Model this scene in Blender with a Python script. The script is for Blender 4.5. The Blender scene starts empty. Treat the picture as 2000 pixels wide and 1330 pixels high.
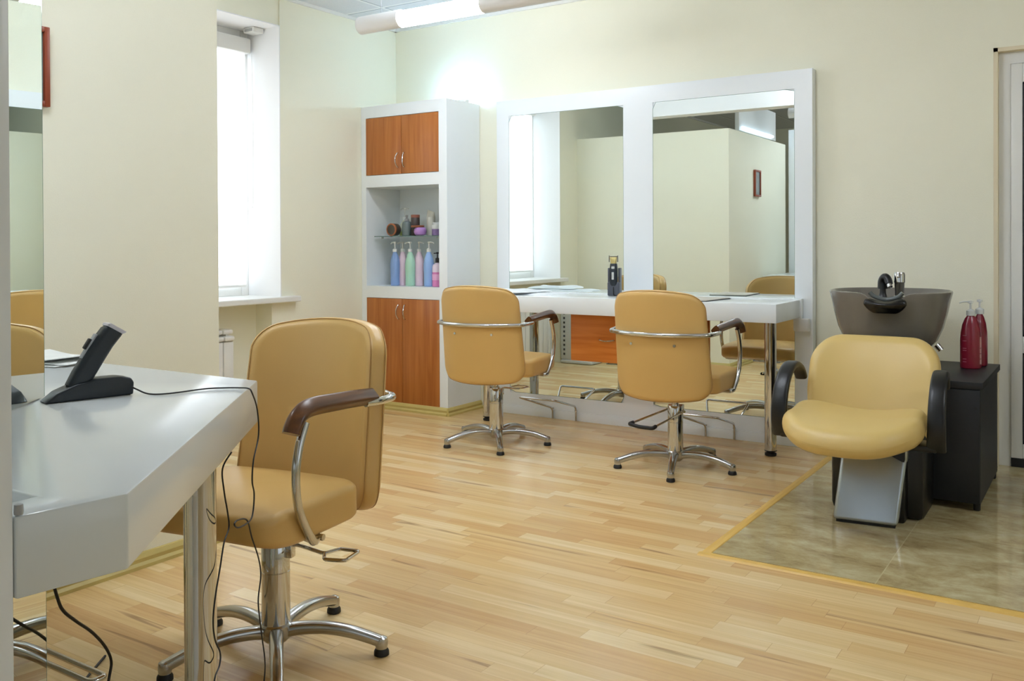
import bpy, bmesh, math, random
from mathutils import Vector, Matrix
random.seed(7)
PI = math.pi
SC = bpy.context.scene
COL = SC.collection

# ------------------------------------------------------------------ camera
YAW, PITCH, ROLL = math.radians(33.28), math.radians(-.409), math.radians(-.2545)
cam_d = bpy.data.cameras.new('camera')
cam = bpy.data.objects.new('camera', cam_d)
COL.objects.link(cam)
cam_d.sensor_width = 36
cam_d.lens = 36 * 1784.1 / 2000
cam_d.shift_y = -(665 - 488.9) / 2000
cam_d.clip_start = .02
_f = Vector((-math.sin(YAW) * math.cos(PITCH), math.cos(YAW) * math.cos(PITCH), math.sin(PITCH)))
_r = Vector((math.cos(YAW), math.sin(YAW), 0))
_u = _r.cross(_f)
_r2 = _r * math.cos(ROLL) + _u * math.sin(ROLL)
_u2 = -_r * math.sin(ROLL) + _u * math.cos(ROLL)
cam.matrix_world = Matrix(((_r2.x, _u2.x, -_f.x, 0), (_r2.y, _u2.y, -_f.y, 0), (_r2.z, _u2.z, -_f.z, 1.15), (0, 0, 0, 1)))
SC.camera = cam

# ------------------------------------------------------------------ world, exposure
w = bpy.data.worlds.new('daylight'); SC.world = w; w.use_nodes = True
w.node_tree.nodes['Background'].inputs[0].default_value = (.75, .86, 1, 1)
w.node_tree.nodes['Background'].inputs[1].default_value = 1.2
SC.view_settings.view_transform = 'Standard'
SC.view_settings.look = 'None'
SC.view_settings.gamma = 1
SC.view_settings.use_curve_mapping = False
SC.view_settings.exposure = 0.33
SC.cycles.max_bounces = 10
SC.cycles.diffuse_bounces = 6
SC.cycles.glossy_bounces = 6
SC.cycles.transmission_bounces = 8
SC.cycles.use_denoising = True
SC.cycles.sample_clamp_indirect = 8

# the light comes from the lit blind, window panes added behind the camera and hanging tube lights, three of them added too
BLIND, DAY, TUBE = 1.0, .44, 44

# ------------------------------------------------------------------ materials
def lin(c):
    return tuple(((x / 255) / 12.92 if x / 255 <= .04045 else ((x / 255 + .055) / 1.055) ** 2.4) for x in c)
class NT:
    def __init__(s, m):
        s.t = m.node_tree; s.n = s.t.nodes; s.l = s.t.links
        s.b = s.n['Principled BSDF']
    def new(s, typ, **k):
        x = s.n.new(typ)
        for a, b in k.items():
            if a.startswith('i_'):
                x.inputs[a[2:].replace('_', ' ')].default_value = b
            elif a.startswith('n'):
                pass
            else: setattr(x, a, b)
        return x
    def link(s, a, b): s.l.new(a, b)
    def math(s, op, a, b=None, c=None):
        x = s.n.new('ShaderNodeMath'); x.operation = op
        for i, v in enumerate((a, b, c)):
            if v is None: continue
            if isinstance(v, (int, float)): x.inputs[i].default_value = v
            else: s.l.new(v, x.inputs[i])
        return x.outputs[0]
def mat(name, rgb, rough=.5, metal=0, spec=None, coat=0, bump=None, var=None, emit=None):
    m = bpy.data.materials.new(name); m.use_nodes = True
    t = NT(m); b = t.b
    c = lin(rgb)
    b.inputs['Base Color'].default_value = (*c, 1)
    b.inputs['Roughness'].default_value = rough
    b.inputs['Metallic'].default_value = metal
    if spec is not None: b.inputs['Specular IOR Level'].default_value = spec
    if coat: b.inputs['Coat Weight'].default_value = coat; b.inputs['Coat Roughness'].default_value = .08
    tc = t.new('ShaderNodeTexCoord')
    if var:
        sc_, amt = var
        n = t.new('ShaderNodeTexNoise'); n.inputs['Scale'].default_value = sc_; n.inputs['Detail'].default_value = 4
        t.link(tc.outputs['Object'], n.inputs['Vector'])
        r = t.new('ShaderNodeValToRGB')
        r.color_ramp.elements[0].color = (*[x * (1 - amt) for x in c], 1)
        r.color_ramp.elements[1].color = (*[min(1, x * (1 + amt)) for x in c], 1)
        t.link(n.outputs['Fac'], r.inputs[0]); t.link(r.outputs[0], b.inputs['Base Color'])
    if bump:
        sc_, st = bump
        n = t.new('ShaderNodeTexNoise'); n.inputs['Scale'].default_value = sc_; n.inputs['Detail'].default_value = 3
        t.link(tc.outputs['Object'], n.inputs['Vector'])
        bp = t.new('ShaderNodeBump'); bp.inputs['Strength'].default_value = st; bp.inputs['Distance'].default_value = .002
        t.link(n.outputs['Fac'], bp.inputs['Height']); t.link(bp.outputs[0], b.inputs['Normal'])
    if emit:
        b.inputs['Emission Color'].default_value = (*emit[0], 1); b.inputs['Emission Strength'].default_value = emit[1]
    return m
M = {}
M['wall'] = mat('wallpaper', (239, 237, 217), .85, bump=(260, .35), var=(3, .02))
M['reveal'] = mat('white_plaster', (240, 240, 240), .7, bump=(60, .1))
M['tan_reveal'] = mat('tan_paint', (226, 214, 186), .8, bump=(60, .1))
M['white'] = mat('white_laminate', (237, 242, 245), .28, var=(2, .01))
M['desk'] = mat('white_top_dim', (222, 227, 226), .16, var=(2, .01))  # same white as the worktop, kept greyer for its dimmer light
M['worktop'] = mat('white_top_lit', (238, 243, 244), .16, var=(2, .01))  # same white as the near desk, lightened for the light on its front
M['pvc'] = mat('white_pvc', (232, 232, 228), .35, var=(2, .01))
M['mirror'] = mat('mirror_silver', (232, 239, 237), .0, metal=1)
M['mirror_edge'] = mat('mirror_glass_edge', (90, 125, 112), .1)
M['seam'] = mat('dark_gap', (55, 58, 60), .6)
M['chrome'] = mat('chrome', (205, 205, 205), .07, metal=1, var=(8, .03))
M['alu'] = mat('polished_aluminium', (185, 185, 184), .2, metal=1, var=(20, .06))
M['rubber'] = mat('black_rubber', (22, 21, 21), .55, bump=(120, .2))
M['leather'] = mat('tan_vinyl', (211, 172, 104), .38, bump=(380, .12), var=(5, .03))
M['leather2'] = mat('light_tan_vinyl', (212, 182, 112), .38, bump=(380, .12), var=(5, .03))
M['stitch'] = mat('tan_stitching', (182, 140, 82), .7)
M['silver_paint'] = mat('silver_paint', (176, 184, 190), .28, metal=.85, var=(40, .03))
M['blackpl'] = mat('black_plastic', (11, 12, 14), .35, bump=(200, .1))
M['blackcab'] = mat('black_laminate', (24, 26, 31), .5, bump=(90, .2), var=(30, .15))
M['ceramic'] = mat('grey_ceramic', (116, 111, 102), .22, coat=.3, var=(60, .05))
M['baseb'] = mat('olive_yellow_baseboard', (196, 178, 108), .4, var=(12, .08))
M['trim'] = mat('yellow_wood_trim', (222, 180, 92), .4, var=(14, .08))
M['bluegrey'] = mat('charger_plastic', (22, 31, 38), .4, bump=(200, .1))
M['lightbody'] = mat('lamp_housing', (226, 223, 219), .35, var=(5, .02))
M['tube'] = mat('lit_diffuser', (255, 255, 255), .4, emit=((.86, .92, 1), TUBE))
M['tube2'] = mat('lit_blue_tube', (255, 255, 255), .4, emit=((.55, .75, 1), 3))
M['blind'] = mat('backlit_blind', (255, 255, 255), .6, emit=((.86, .93, 1), BLIND))
M['daywin'] = mat('bright_window_pane', (255, 255, 255), .3, emit=((.66, .82, 1), DAY))  # glows as daylight; also on the added front and side windows
M['darkglass'] = mat('dark_door_glass', (22, 26, 26), .04)
M['paper'] = mat('paper', (232, 232, 228), .8, var=(30, .05))
M['towel'] = mat('white_towel', (244, 249, 252), .9, bump=(300, .25))
M['brass'] = mat('brass_blade', (205, 190, 130), .3, metal=.7)
M['redframe'] = mat('red_brown_frame', (140, 62, 34), .4, var=(30, .12))
M['art'] = mat('grey_print', (120, 130, 128), .25, var=(25, .3))
M['grey'] = mat('grey_plastic', (170, 172, 172), .5)
M['ltgrey'] = mat('light_grey_enamel', (205, 208, 204), .4)

def wood(name, base, dark, axis, rough=.35, sc=1.0, coat=0):
    m = bpy.data.materials.new(name); m.use_nodes = True; t = NT(m)
    tc = t.new('ShaderNodeTexCoord'); mp = t.new('ShaderNodeMapping')
    s = [28 * sc, 28 * sc, 28 * sc]; s[axis] = 1.6 * sc
    mp.inputs['Scale'].default_value = s
    t.link(tc.outputs['Object'], mp.inputs['Vector'])
    n = t.new('ShaderNodeTexNoise'); n.inputs['Scale'].default_value = 1; n.inputs['Detail'].default_value = 6; n.inputs['Distortion'].default_value = .6
    t.link(mp.outputs[0], n.inputs['Vector'])
    r = t.new('ShaderNodeValToRGB')
    r.color_ramp.elements[0].position = .3; r.color_ramp.elements[0].color = (*lin(dark), 1)
    r.color_ramp.elements[1].position = .68; r.color_ramp.elements[1].color = (*lin(base), 1)
    t.link(n.outputs['Fac'], r.inputs[0]); t.link(r.outputs[0], t.b.inputs['Base Color'])
    t.b.inputs['Roughness'].default_value = rough
    return m
M['door'] = wood('cherry_laminate', (184, 114, 52), (158, 88, 32), 2)
M['drawer'] = wood('cherry_drawer_laminate', (232, 146, 66), (208, 112, 36), 0)
M['walnut'] = wood('walnut_arm', (112, 70, 34), (58, 32, 14), 1, .3, 1.6)

def laminate():
    m = bpy.data.materials.new('laminate_floor'); m.use_nodes = True; t = NT(m); b = t.b
    tc = t.new('ShaderNodeTexCoord'); sp = t.new('ShaderNodeSeparateXYZ'); t.link(tc.outputs['Object'], sp.inputs[0])
    X, Y = sp.outputs[0], sp.outputs[1]
    W, L = .0665, .46
    yr = t.math('DIVIDE', Y, W); row = t.math('FLOOR', yr)
    wn = t.new('ShaderNodeTexWhiteNoise'); wn.noise_dimensions = '1D'; t.link(row, wn.inputs['W'])
    xo = t.math('ADD', t.math('DIVIDE', X, L), t.math('MULTIPLY', wn.outputs['Value'], 9.3))
    # uneven strip lengths
    xo = t.math('ADD', xo, t.math('MULTIPLY', t.math('SINE', t.math('MULTIPLY', xo, 2.1)), .22))
    cell = t.math('FLOOR', xo)
    cb = t.new('ShaderNodeCombineXYZ'); t.link(cell, cb.inputs[0]); t.link(row, cb.inputs[1])
    w2 = t.new('ShaderNodeTexWhiteNoise'); w2.noise_dimensions = '3D'; t.link(cb.outputs[0], w2.inputs['Vector'])
    ramp = t.new('ShaderNodeValToRGB'); cr = ramp.color_ramp
    cols = [(216, 178, 122), (223, 190, 134), (228, 198, 144), (233, 206, 154), (238, 216, 168)]
    cr.elements[0].position = 0; cr.elements[0].color = (*lin(cols[0]), 1)
    cr.elements[1].position = 1; cr.elements[1].color = (*lin(cols[4]), 1)
    for i in (1, 2, 3):
        e = cr.elements.new(i / 4); e.color = (*lin(cols[i]), 1)
    t.link(w2.outputs['Value'], ramp.inputs[0])
    # grain, shifted per strip
    gv = t.new('ShaderNodeCombineXYZ')
    t.link(t.math('ADD', t.math('MULTIPLY', X, 1.6), t.math('MULTIPLY', w2.outputs['Value'], 37)), gv.inputs[0])
    t.link(t.math('MULTIPLY', Y, 55), gv.inputs[1]); t.link(t.math('MULTIPLY', row, 3.7), gv.inputs[2])
    n = t.new('ShaderNodeTexNoise'); n.inputs['Scale'].default_value = 1; n.inputs['Detail'].default_value = 5; n.inputs['Distortion'].default_value = .8
    t.link(gv.outputs[0], n.inputs['Vector'])
    g = t.new('ShaderNodeValToRGB'); g.color_ramp.elements[0].position = .25; g.color_ramp.elements[1].position = .75
    g.color_ramp.elements[0].color = (.80, .72, .62, 1); g.color_ramp.elements[1].color = (1.06, 1.06, 1.06, 1)
    t.link(n.outputs['Fac'], g.inputs[0])
    mx = t.new('ShaderNodeMix'); mx.data_type = 'RGBA'; mx.blend_type = 'MULTIPLY'; mx.inputs[0].default_value = .8
    t.link(ramp.outputs[0], mx.inputs[6]); t.link(g.outputs[0], mx.inputs[7])
    # long dark heart-wood streaks
    sv = t.new('ShaderNodeCombineXYZ')
    t.link(t.math('ADD', t.math('MULTIPLY', X, .9), t.math('MULTIPLY', w2.outputs['Value'], 91)), sv.inputs[0])
    t.link(t.math('MULTIPLY', Y, 16), sv.inputs[1]); t.link(t.math('MULTIPLY', row, 5.1), sv.inputs[2])
    n2 = t.new('ShaderNodeTexNoise'); n2.inputs['Scale'].default_value = 1; n2.inputs['Detail'].default_value = 3; n2.inputs['Distortion'].default_value = .4
    t.link(sv.outputs[0], n2.inputs['Vector'])
    s = t.new('ShaderNodeValToRGB'); e = s.color_ramp.elements
    e[0].position = .655; e[0].color = (0, 0, 0, 1); e[1].position = .70; e[1].color = (1, 1, 1, 1)
    e2 = e.new(.73); e2.color = (.15, .15, .15, 1)
    t.link(n2.outputs['Fac'], s.inputs[0])
    mx2 = t.new('ShaderNodeMix'); mx2.data_type = 'RGBA'; mx2.inputs[7].default_value = (*lin((140, 104, 66)), 1)
    t.link(t.math('MULTIPLY', s.outputs[0], .75), mx2.inputs[0]); t.link(mx.outputs[2], mx2.inputs[6])
    # joints
    fy = t.math('FRACT', yr); fx = t.math('FRACT', xo)
    j = t.math('MAXIMUM', t.math('LESS_THAN', fy, .018), t.math('LESS_THAN', fx, .004))
    mx3 = t.new('ShaderNodeMix'); mx3.data_type = 'RGBA'; mx3.inputs[7].default_value = (*lin((176, 134, 88)), 1)
    t.link(t.math('MULTIPLY', j, .55), mx3.inputs[0]); t.link(mx2.outputs[2], mx3.inputs[6])
    t.link(mx3.outputs[2], b.inputs['Base Color'])
    b.inputs['Roughness'].default_value = .27
    b.inputs['Specular IOR Level'].default_value = .5
    return m
def tiles():
    m = bpy.data.materials.new('beige_stone_tile'); m.use_nodes = True; t = NT(m); b = t.b
    tc = t.new('ShaderNodeTexCoord'); sp = t.new('ShaderNodeSeparateXYZ'); t.link(tc.outputs['Object'], sp.inputs[0])
    X, Y = sp.outputs[0], sp.outputs[1]
    xr = t.math('DIVIDE', t.math('SUBTRACT', X, -.665), .60); yr = t.math('DIVIDE', t.math('SUBTRACT', Y, 3.89), .67)
    cx = t.math('FLOOR', xr); cy = t.math('FLOOR', yr)
    cb = t.new('ShaderNodeCombineXYZ'); t.link(cx, cb.inputs[0]); t.link(cy, cb.inputs[1])
    wn = t.new('ShaderNodeTexWhiteNoise'); wn.noise_dimensions = '3D'; t.link(cb.outputs[0], wn.inputs['Vector'])
    gv = t.new('ShaderNodeCombineXYZ')
    t.link(t.math('ADD', t.math('MULTIPLY', X, 4.5), t.math('MULTIPLY', wn.outputs['Value'], 20)), gv.inputs[0]); t.link(t.math('MULTIPLY', Y, 7.5), gv.inputs[1])
    n = t.new('ShaderNodeTexNoise'); n.inputs['Scale'].default_value = 1; n.inputs['Detail'].default_value = 12; n.inputs['Roughness'].default_value = .74; n.inputs['Distortion'].default_value = .3
    t.link(gv.outputs[0], n.inputs['Vector'])
    r = t.new('ShaderNodeValToRGB'); e = r.color_ramp.elements
    e[0].position = .28; e[0].color = (*lin((140, 116, 76)), 1); e[1].position = .70; e[1].color = (*lin((222, 212, 172)), 1)
    k = e.new(.48); k.color = (*lin((190, 172, 126)), 1)
    t.link(n.outputs['Fac'], r.inputs[0])
    hs = t.new('ShaderNodeHueSaturation'); t.link(r.outputs[0], hs.inputs['Color'])
    t.link(t.math('ADD', t.math('MULTIPLY', wn.outputs['Value'], .30), .84), hs.inputs['Value'])
    fx = t.math('FRACT', xr); fy = t.math('FRACT', yr)
    j = t.math('MAXIMUM', t.math('LESS_THAN', fx, .006), t.math('LESS_THAN', fy, .006))
    mx = t.new('ShaderNodeMix'); mx.data_type = 'RGBA'; mx.inputs[7].default_value = (*lin((214, 200, 160)), 1)
    t.link(t.math('MULTIPLY', j, .6), mx.inputs[0]); t.link(hs.outputs[0], mx.inputs[6])
    t.link(mx.outputs[2], b.inputs['Base Color'])
    b.inputs['Roughness'].default_value = .07
    return m
def ceil_mat():
    m = bpy.data.materials.new('ceiling_tiles'); m.use_nodes = True; t = NT(m); b = t.b
    tc = t.new('ShaderNodeTexCoord'); sp = t.new('ShaderNodeSeparateXYZ'); t.link(tc.outputs['Object'], sp.inputs[0])
    fx = t.math('FRACT', t.math('DIVIDE', t.math('ADD', sp.outputs[0], 4.137), .6)); fy = t.math('FRACT', t.math('DIVIDE', t.math('SUBTRACT', sp.outputs[1], 4.682), .6))
    def band(f): return t.math('LESS_THAN', f, .04)
    def dark(f): return t.math('MULTIPLY', t.math('GREATER_THAN', f, .04), t.math('LESS_THAN', f, .052))
    j = t.math('MAXIMUM', band(fx), band(fy)); d = t.math('MAXIMUM', dark(fx), dark(fy))
    d = t.math('MULTIPLY', d, t.math('SUBTRACT', 1, j))
    n = t.new('ShaderNodeTexNoise'); n.inputs['Scale'].default_value = 90; t.link(tc.outputs['Object'], n.inputs['Vector'])
    r = t.new('ShaderNodeValToRGB'); r.color_ramp.elements[0].color = (*lin((212, 216, 222)), 1); r.color_ramp.elements[1].color = (*lin((226, 229, 234)), 1)
    t.link(n.outputs['Fac'], r.inputs[0])
    mx = t.new('ShaderNodeMix'); mx.data_type = 'RGBA'; mx.inputs[7].default_value = (*lin((236, 238, 240)), 1); t.link(j, mx.inputs[0]); t.link(r.outputs[0], mx.inputs[6])
    m2 = t.new('ShaderNodeMix'); m2.data_type = 'RGBA'; m2.inputs[7].default_value = (*lin((130, 140, 155)), 1); t.link(d, m2.inputs[0]); t.link(mx.outputs[2], m2.inputs[6])
    t.link(m2.outputs[2], b.inputs['Base Color']); b.inputs['Roughness'].default_value = .9
    return m
M['floor'] = laminate(); M['tile'] = tiles(); M['ceil'] = ceil_mat()
def glassmat(name, tint, alpha_mix=.12):
    m = bpy.data.materials.new(name); m.use_nodes = True; t = NT(m)
    t.b.inputs['Base Color'].default_value = (*lin(tint), 1); t.b.inputs['Roughness'].default_value = .02
    t.b.inputs['Transmission Weight'].default_value = .92; t.b.inputs['IOR'].default_value = 1.3
    return m
M['glass'] = glassmat('shelf_glass', (190, 220, 214))
M['clearpl'] = mat('clear_plastic', (214, 218, 216), .25)

# ------------------------------------------------------------------ mesh helpers
def box(bm, x0, x1, y0, y1, z0, z1, bev=0, seg=2):
    b2 = bmesh.new()
    bmesh.ops.create_cube(b2, size=1)
    for v in b2.verts:
        v.co = Vector((x0 + (v.co.x + .5) * (x1 - x0), y0 + (v.co.y + .5) * (y1 - y0), z0 + (v.co.z + .5) * (z1 - z0)))
    if bev:
        bmesh.ops.bevel(b2, geom=list(b2.edges), offset=bev, segments=seg, profile=.5, affect='EDGES')
    join(bm, b2)
def join(bm, b2, mtx=None):
    me = bpy.data.meshes.new('tmp'); b2.to_mesh(me); b2.free()
    if mtx: me.transform(mtx)
    bm.from_mesh(me); bpy.data.meshes.remove(me)
def prism(bm, pts, z0, z1, bev=0, seg=2):
    b2 = bmesh.new()
    vs = [b2.verts.new((p[0], p[1], z0)) for p in pts]
    f = b2.faces.new(vs)
    r = bmesh.ops.extrude_face_region(b2, geom=[f])
    for v in r['geom']:
        if isinstance(v, bmesh.types.BMVert): v.co.z = z1
    bmesh.ops.recalc_face_normals(b2, faces=b2.faces)
    if bev: bmesh.ops.bevel(b2, geom=list(b2.edges), offset=bev, segments=seg, profile=.5, affect='EDGES')
    join(bm, b2)
def lathe(bm, prof, cx=0, cy=0, n=32, sx=1, sy=1, mtx=None):
    """prof: list of (r, z) from bottom to top"""
    b2 = bmesh.new(); rings = []
    for r, z in prof:
        if r < 1e-6: rings.append([b2.verts.new((cx, cy, z))])
        else: rings.append([b2.verts.new((cx + sx * r * math.cos(2 * PI * i / n), cy + sy * r * math.sin(2 * PI * i / n), z)) for i in range(n)])
    for a, b in zip(rings, rings[1:]):
        if len(a) == 1 and len(b) == 1: continue
        for i in range(n):
            j = (i + 1) % n
            if len(a) == 1: b2.faces.new((a[0], b[j], b[i]))
            elif len(b) == 1: b2.faces.new((a[i], a[j], b[0]))
            else: b2.faces.new((a[i], a[j], b[j], b[i]))
    if len(rings[0]) > 1: b2.faces.new(rings[0][::-1])
    if len(rings[-1]) > 1: b2.faces.new(rings[-1])
    bmesh.ops.recalc_face_normals(b2, faces=b2.faces)
    join(bm, b2, mtx)
def fillet(pts, r, n=6):
    pts = [Vector(p) for p in pts]; out = [pts[0]]
    for a, b, c in zip(pts, pts[1:], pts[2:]):
        d1 = (a - b); d2 = (c - b); l = min(r, d1.length * .49, d2.length * .49)
        p, q = b + d1.normalized() * l, b + d2.normalized() * l
        for i in range(n + 1):
            t = i / n; out.append(p * (1 - t) ** 2 + b * 2 * t * (1 - t) + q * t * t)
    out.append(pts[-1]); return out
def spline(pts, n=8, closed=False):
    P = [Vector(p) for p in pts]; out = []
    m = len(P)
    for i in range(m if closed else m - 1):
        if closed: a, b, c, d = P[(i - 1) % m], P[i], P[(i + 1) % m], P[(i + 2) % m]
        else: a, b, c, d = P[max(i - 1, 0)], P[i], P[i + 1], P[min(i + 2, m - 1)]
        for k in range(n):
            t = k / n
            out.append(.5 * ((2 * b) + (c - a) * t + (2 * a - 5 * b + 4 * c - d) * t * t + (3 * b - a - 3 * c + d) * t ** 3))
    if not closed: out.append(P[-1])
    return out
def sweep(bm, pts, section, closed=False, up=None, cap=True):
    """section: fn(t)->list of (a,b) offsets along (side, up)"""
    P = [Vector(p) for p in pts]; N = len(P); b2 = bmesh.new(); rings = []
    side = None
    for i in range(N):
        if closed: T = (P[(i + 1) % N] - P[i - 1])
        else: T = (P[min(i + 1, N - 1)] - P[max(i - 1, 0)])
        T.normalize()
        if up is not None:
            s = T.cross(Vector(up))
            if s.length < 1e-4: s = side or Vector((1, 0, 0))
            s.normalize()
        else:
            if side is None:
                s = T.orthogonal().normalized()
            else:
                s = side - T * side.dot(T)
                if s.length < 1e-5: s = T.orthogonal()
                s.normalize()
        side = s; u = s.cross(T)
        rings.append([b2.verts.new(P[i] + s * a + u * b) for a, b in section(i / max(1, N - 1))])
    m = len(rings[0]); rng = N if closed else N - 1
    for i in range(rng):
        a, b = rings[i], rings[(i + 1) % N]
        for k in range(m):
            j = (k + 1) % m
            b2.faces.new((a[k], a[j], b[j], b[k]))
    if not closed and cap:
        b2.faces.new(rings[0][::-1]); b2.faces.new(rings[-1])
    bmesh.ops.recalc_face_normals(b2, faces=b2.faces)
    join(bm, b2)
def circ(r, n=14):
    return [(r * math.cos(2 * PI * i / n), r * math.sin(2 * PI * i / n)) for i in range(n)]
def tube(bm, pts, r, n=14, closed=False):
    f = r if callable(r) else (lambda t: r)
    sweep(bm, pts, lambda t: circ(f(t), n), closed)
def rrect(a, b, r, N=80):
    """rounded rectangle outline, N points, evenly by arclength, half sizes a,b"""
    r = min(r, a, b); segs = []
    L = [2 * (b - r), PI * r / 2, 2 * (a - r), PI * r / 2] * 2
    tot = sum(L); out = []
    for i in range(N):
        s = (i + .5) / N * tot; k = 0
        while s > L[k]: s -= L[k]; k += 1
        if k == 0: p = (a, -(b - r) + s)
        elif k == 1: t = s / r; p = (a - r + r * math.cos(t), b - r + r * math.sin(t))
        elif k == 2: p = (a - r - s, b)
        elif k == 3: t = s / r; p = (-(a - r) - r * math.sin(t), b - r + r * math.cos(t))
        elif k == 4: p = (-a, b - r - s)
        elif k == 5: t = s / r; p = (-(a - r) - r * math.cos(t), -(b - r) - r * math.sin(t))
        elif k == 6: p = (-(a - r) + s, -b)
        else: t = s / r; p = (a - r + r * math.sin(t), -(b - r) - r * math.cos(t))
        out.append(p)
    return out
def pillow(bm, a, b, r, T, edge, warp, N=80, dome=0.0, dome2=None):
    """padded rounded slab: outline in (p,q), thickness T along h, edge = rounding radius; warp(p,q,h)->xyz"""
    if dome2 is None: dome2 = dome
    base = rrect(a, b, r, N); b2 = bmesh.new(); loops = []
    def loop(inset, h, scale=1.0):
        k1, k2 = (a - inset) / a * scale, (b - inset) / b * scale
        return [b2.verts.new(warp(x * k1, y * k2, h)) for x, y in base]
    prof = []
    for s in (.12, .3, .5, .7, .88): prof.append((edge, T / 2 + dome * (1 - s * s), s))
    prof.append((edge, T / 2, 1))
    for i in range(1, 7):
        t = i / 7 * PI / 2; prof.append((edge * (1 - math.sin(t)), T / 2 - edge * (1 - math.cos(t)), 1))
    prof.append((0, T / 2 - edge, 1)); prof.append((0, -(T / 2 - edge), 1))
    for i in range(1, 7):
        t = i / 7 * PI / 2; prof.append((edge * (1 - math.cos(t)), -(T / 2 - edge) - edge * math.sin(t), 1))
    prof.append((edge, -T / 2, 1))
    for s in (.88, .7, .5, .3, .12): prof.append((edge, -T / 2 - dome2 * (1 - s * s), s))
    for ins, h, s in prof: loops.append(loop(ins, h, s))
    for A, B in zip(loops, loops[1:]):
        for i in range(N):
            j = (i + 1) % N; b2.faces.new((A[i], A[j], B[j], B[i]))
    c1 = b2.verts.new(warp(0, 0, T / 2 + dome)); c2 = b2.verts.new(warp(0, 0, -T / 2 - dome2))
    for i in range(N):
        j = (i + 1) % N; b2.faces.new((c1, loops[0][j], loops[0][i])); b2.faces.new((c2, loops[-1][i], loops[-1][j]))
    bmesh.ops.recalc_face_normals(b2, faces=b2.faces)
    join(bm, b2)

def obj(name, bm, m, parent=None, smooth=True, angle=35):
    me = bpy.data.meshes.new(name)
    bm.normal_update()
    bm.to_mesh(me); bm.free()
    o = bpy.data.objects.new(name, me); COL.objects.link(o)
    me.materials.append(M[m] if isinstance(m, str) else m)
    if smooth:
        for p in me.polygons: p.use_smooth = True
        b3 = bmesh.new(); b3.from_mesh(me)
        for e in b3.edges:
            e.smooth = not (len(e.link_faces) == 2 and e.calc_face_angle(0) > math.radians(angle))
        b3.to_mesh(me); b3.free()
    if parent: o.parent = parent
    return o
def tag(o, label, cat, group=None):
    o['label'] = label; o['category'] = cat
    if group: o['group'] = group
    return o
def thing(name, label, cat, loc=(0, 0, 0), rz=0, group=None):
    o = bpy.data.objects.new(name, None); COL.objects.link(o)
    o.location = loc; o.rotation_euler = (0, 0, rz); o.empty_display_size = .05
    return tag(o, label, cat, group)
def struct(name, bm, m, parent=None, smooth=False):
    o = obj(name, bm, m, parent, smooth)
    if parent is None: o['kind'] = 'structure'
    return o
def B(*a, bev=0):
    bm = bmesh.new(); box(bm, *a, bev=bev); return bm
def copy_tree(root, loc, rz, label):
    def cp(o, par):
        c = o.copy(); COL.objects.link(c)
        if par: c.parent = par
        for ch in [x for x in SC.objects if x.parent == o and x is not c]:
            cp(ch, c)
        return c
    r = cp(root, None); r.location = loc; r.rotation_euler = (0, 0, rz); r['label'] = label
    return r

# ------------------------------------------------------------------ room shell
XL, YB, ZC = -4.47, 5.24, 2.75
XR, YF = 3.0, -2.5
bm = B(XL - .4, XR + .2, YF - .2, YB + .6, -.12, 0)
struct('floor', bm, 'floor')
bm = B(-1.235, XR, 3.225, YB + .05, -.01, .0035)
struct('floor_tiled', bm, 'tile')
# yellow wood strip round the tiles
bm = bmesh.new()
prof = lambda t: [(-.022, 0), (-.016, .005), (0, .0075), (.016, .005), (.022, 0)]
sweep(bm, [(-1.255, 5.17, 0), (-1.255, 3.20, 0)], prof, up=(0, 0, 1)); sweep(bm, [(-1.277, 3.20, 0), (XR, 3.20, 0)], prof, up=(0, 0, 1))
struct('trim_1', bm, 'trim')
# left wall with window opening and radiator niche
WY0, WY1, WZ0, WZ1 = 2.68, 4.10, .80, 2.56
bm = bmesh.new()
box(bm, XL - .4, XL, YF, WY0, 0, ZC); box(bm, XL - .4, XL, WY1, YB + .2, 0, ZC)
box(bm, XL - .4, XL - .012, WY0, WY1, WZ1, ZC)
box(bm, XL - .4, XL - .15, WY0, WY1, 0, WZ0 - .02); box(bm, XL - .15, XL, 4.02, WY1, 0, WZ0 - .02)
struct('wall_left', bm, 'wall')
# white reveal lining
bm = bmesh.new()
box(bm, XL - .4, XL + .001, WY1 - .006, WY1 + .0, WZ0, WZ1); box(bm, XL - .4, XL + .001, WY0, WY0 + .006, WZ0, WZ1)
box(bm, XL - .4, XL + .001, WY0, WY1, WZ1 - .006, WZ1)
struct('trim_2', bm, 'reveal')
bm = B(XL - .4, XL + .06, WY0 - .06, WY1 + .12, WZ0 - .018, WZ0 + .018, bev=.006)
struct('trim_3', bm, 'pvc')
# back wall with balcony-door recess on the right
bm = bmesh.new()
box(bm, XL - .4, -.503, YB, YB + .2, 0, ZC); box(bm, -.503, .62, YB, YB + .2, 2.135, ZC); box(bm, .62, XR + .2, YB, YB + .2, 0, ZC)
struct('wall_back', bm, 'wall')
bm = bmesh.new()
box(bm, -.503, -.483, YB + .001, YB + .2, 0, 2.135); box(bm, .6, .62, YB + .001, YB + .2, 0, 2.135); box(bm, -.503, .62, YB + .001, YB + .2, 2.115, 2.135)
struct('trim_4', bm, 'tan_reveal')
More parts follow.
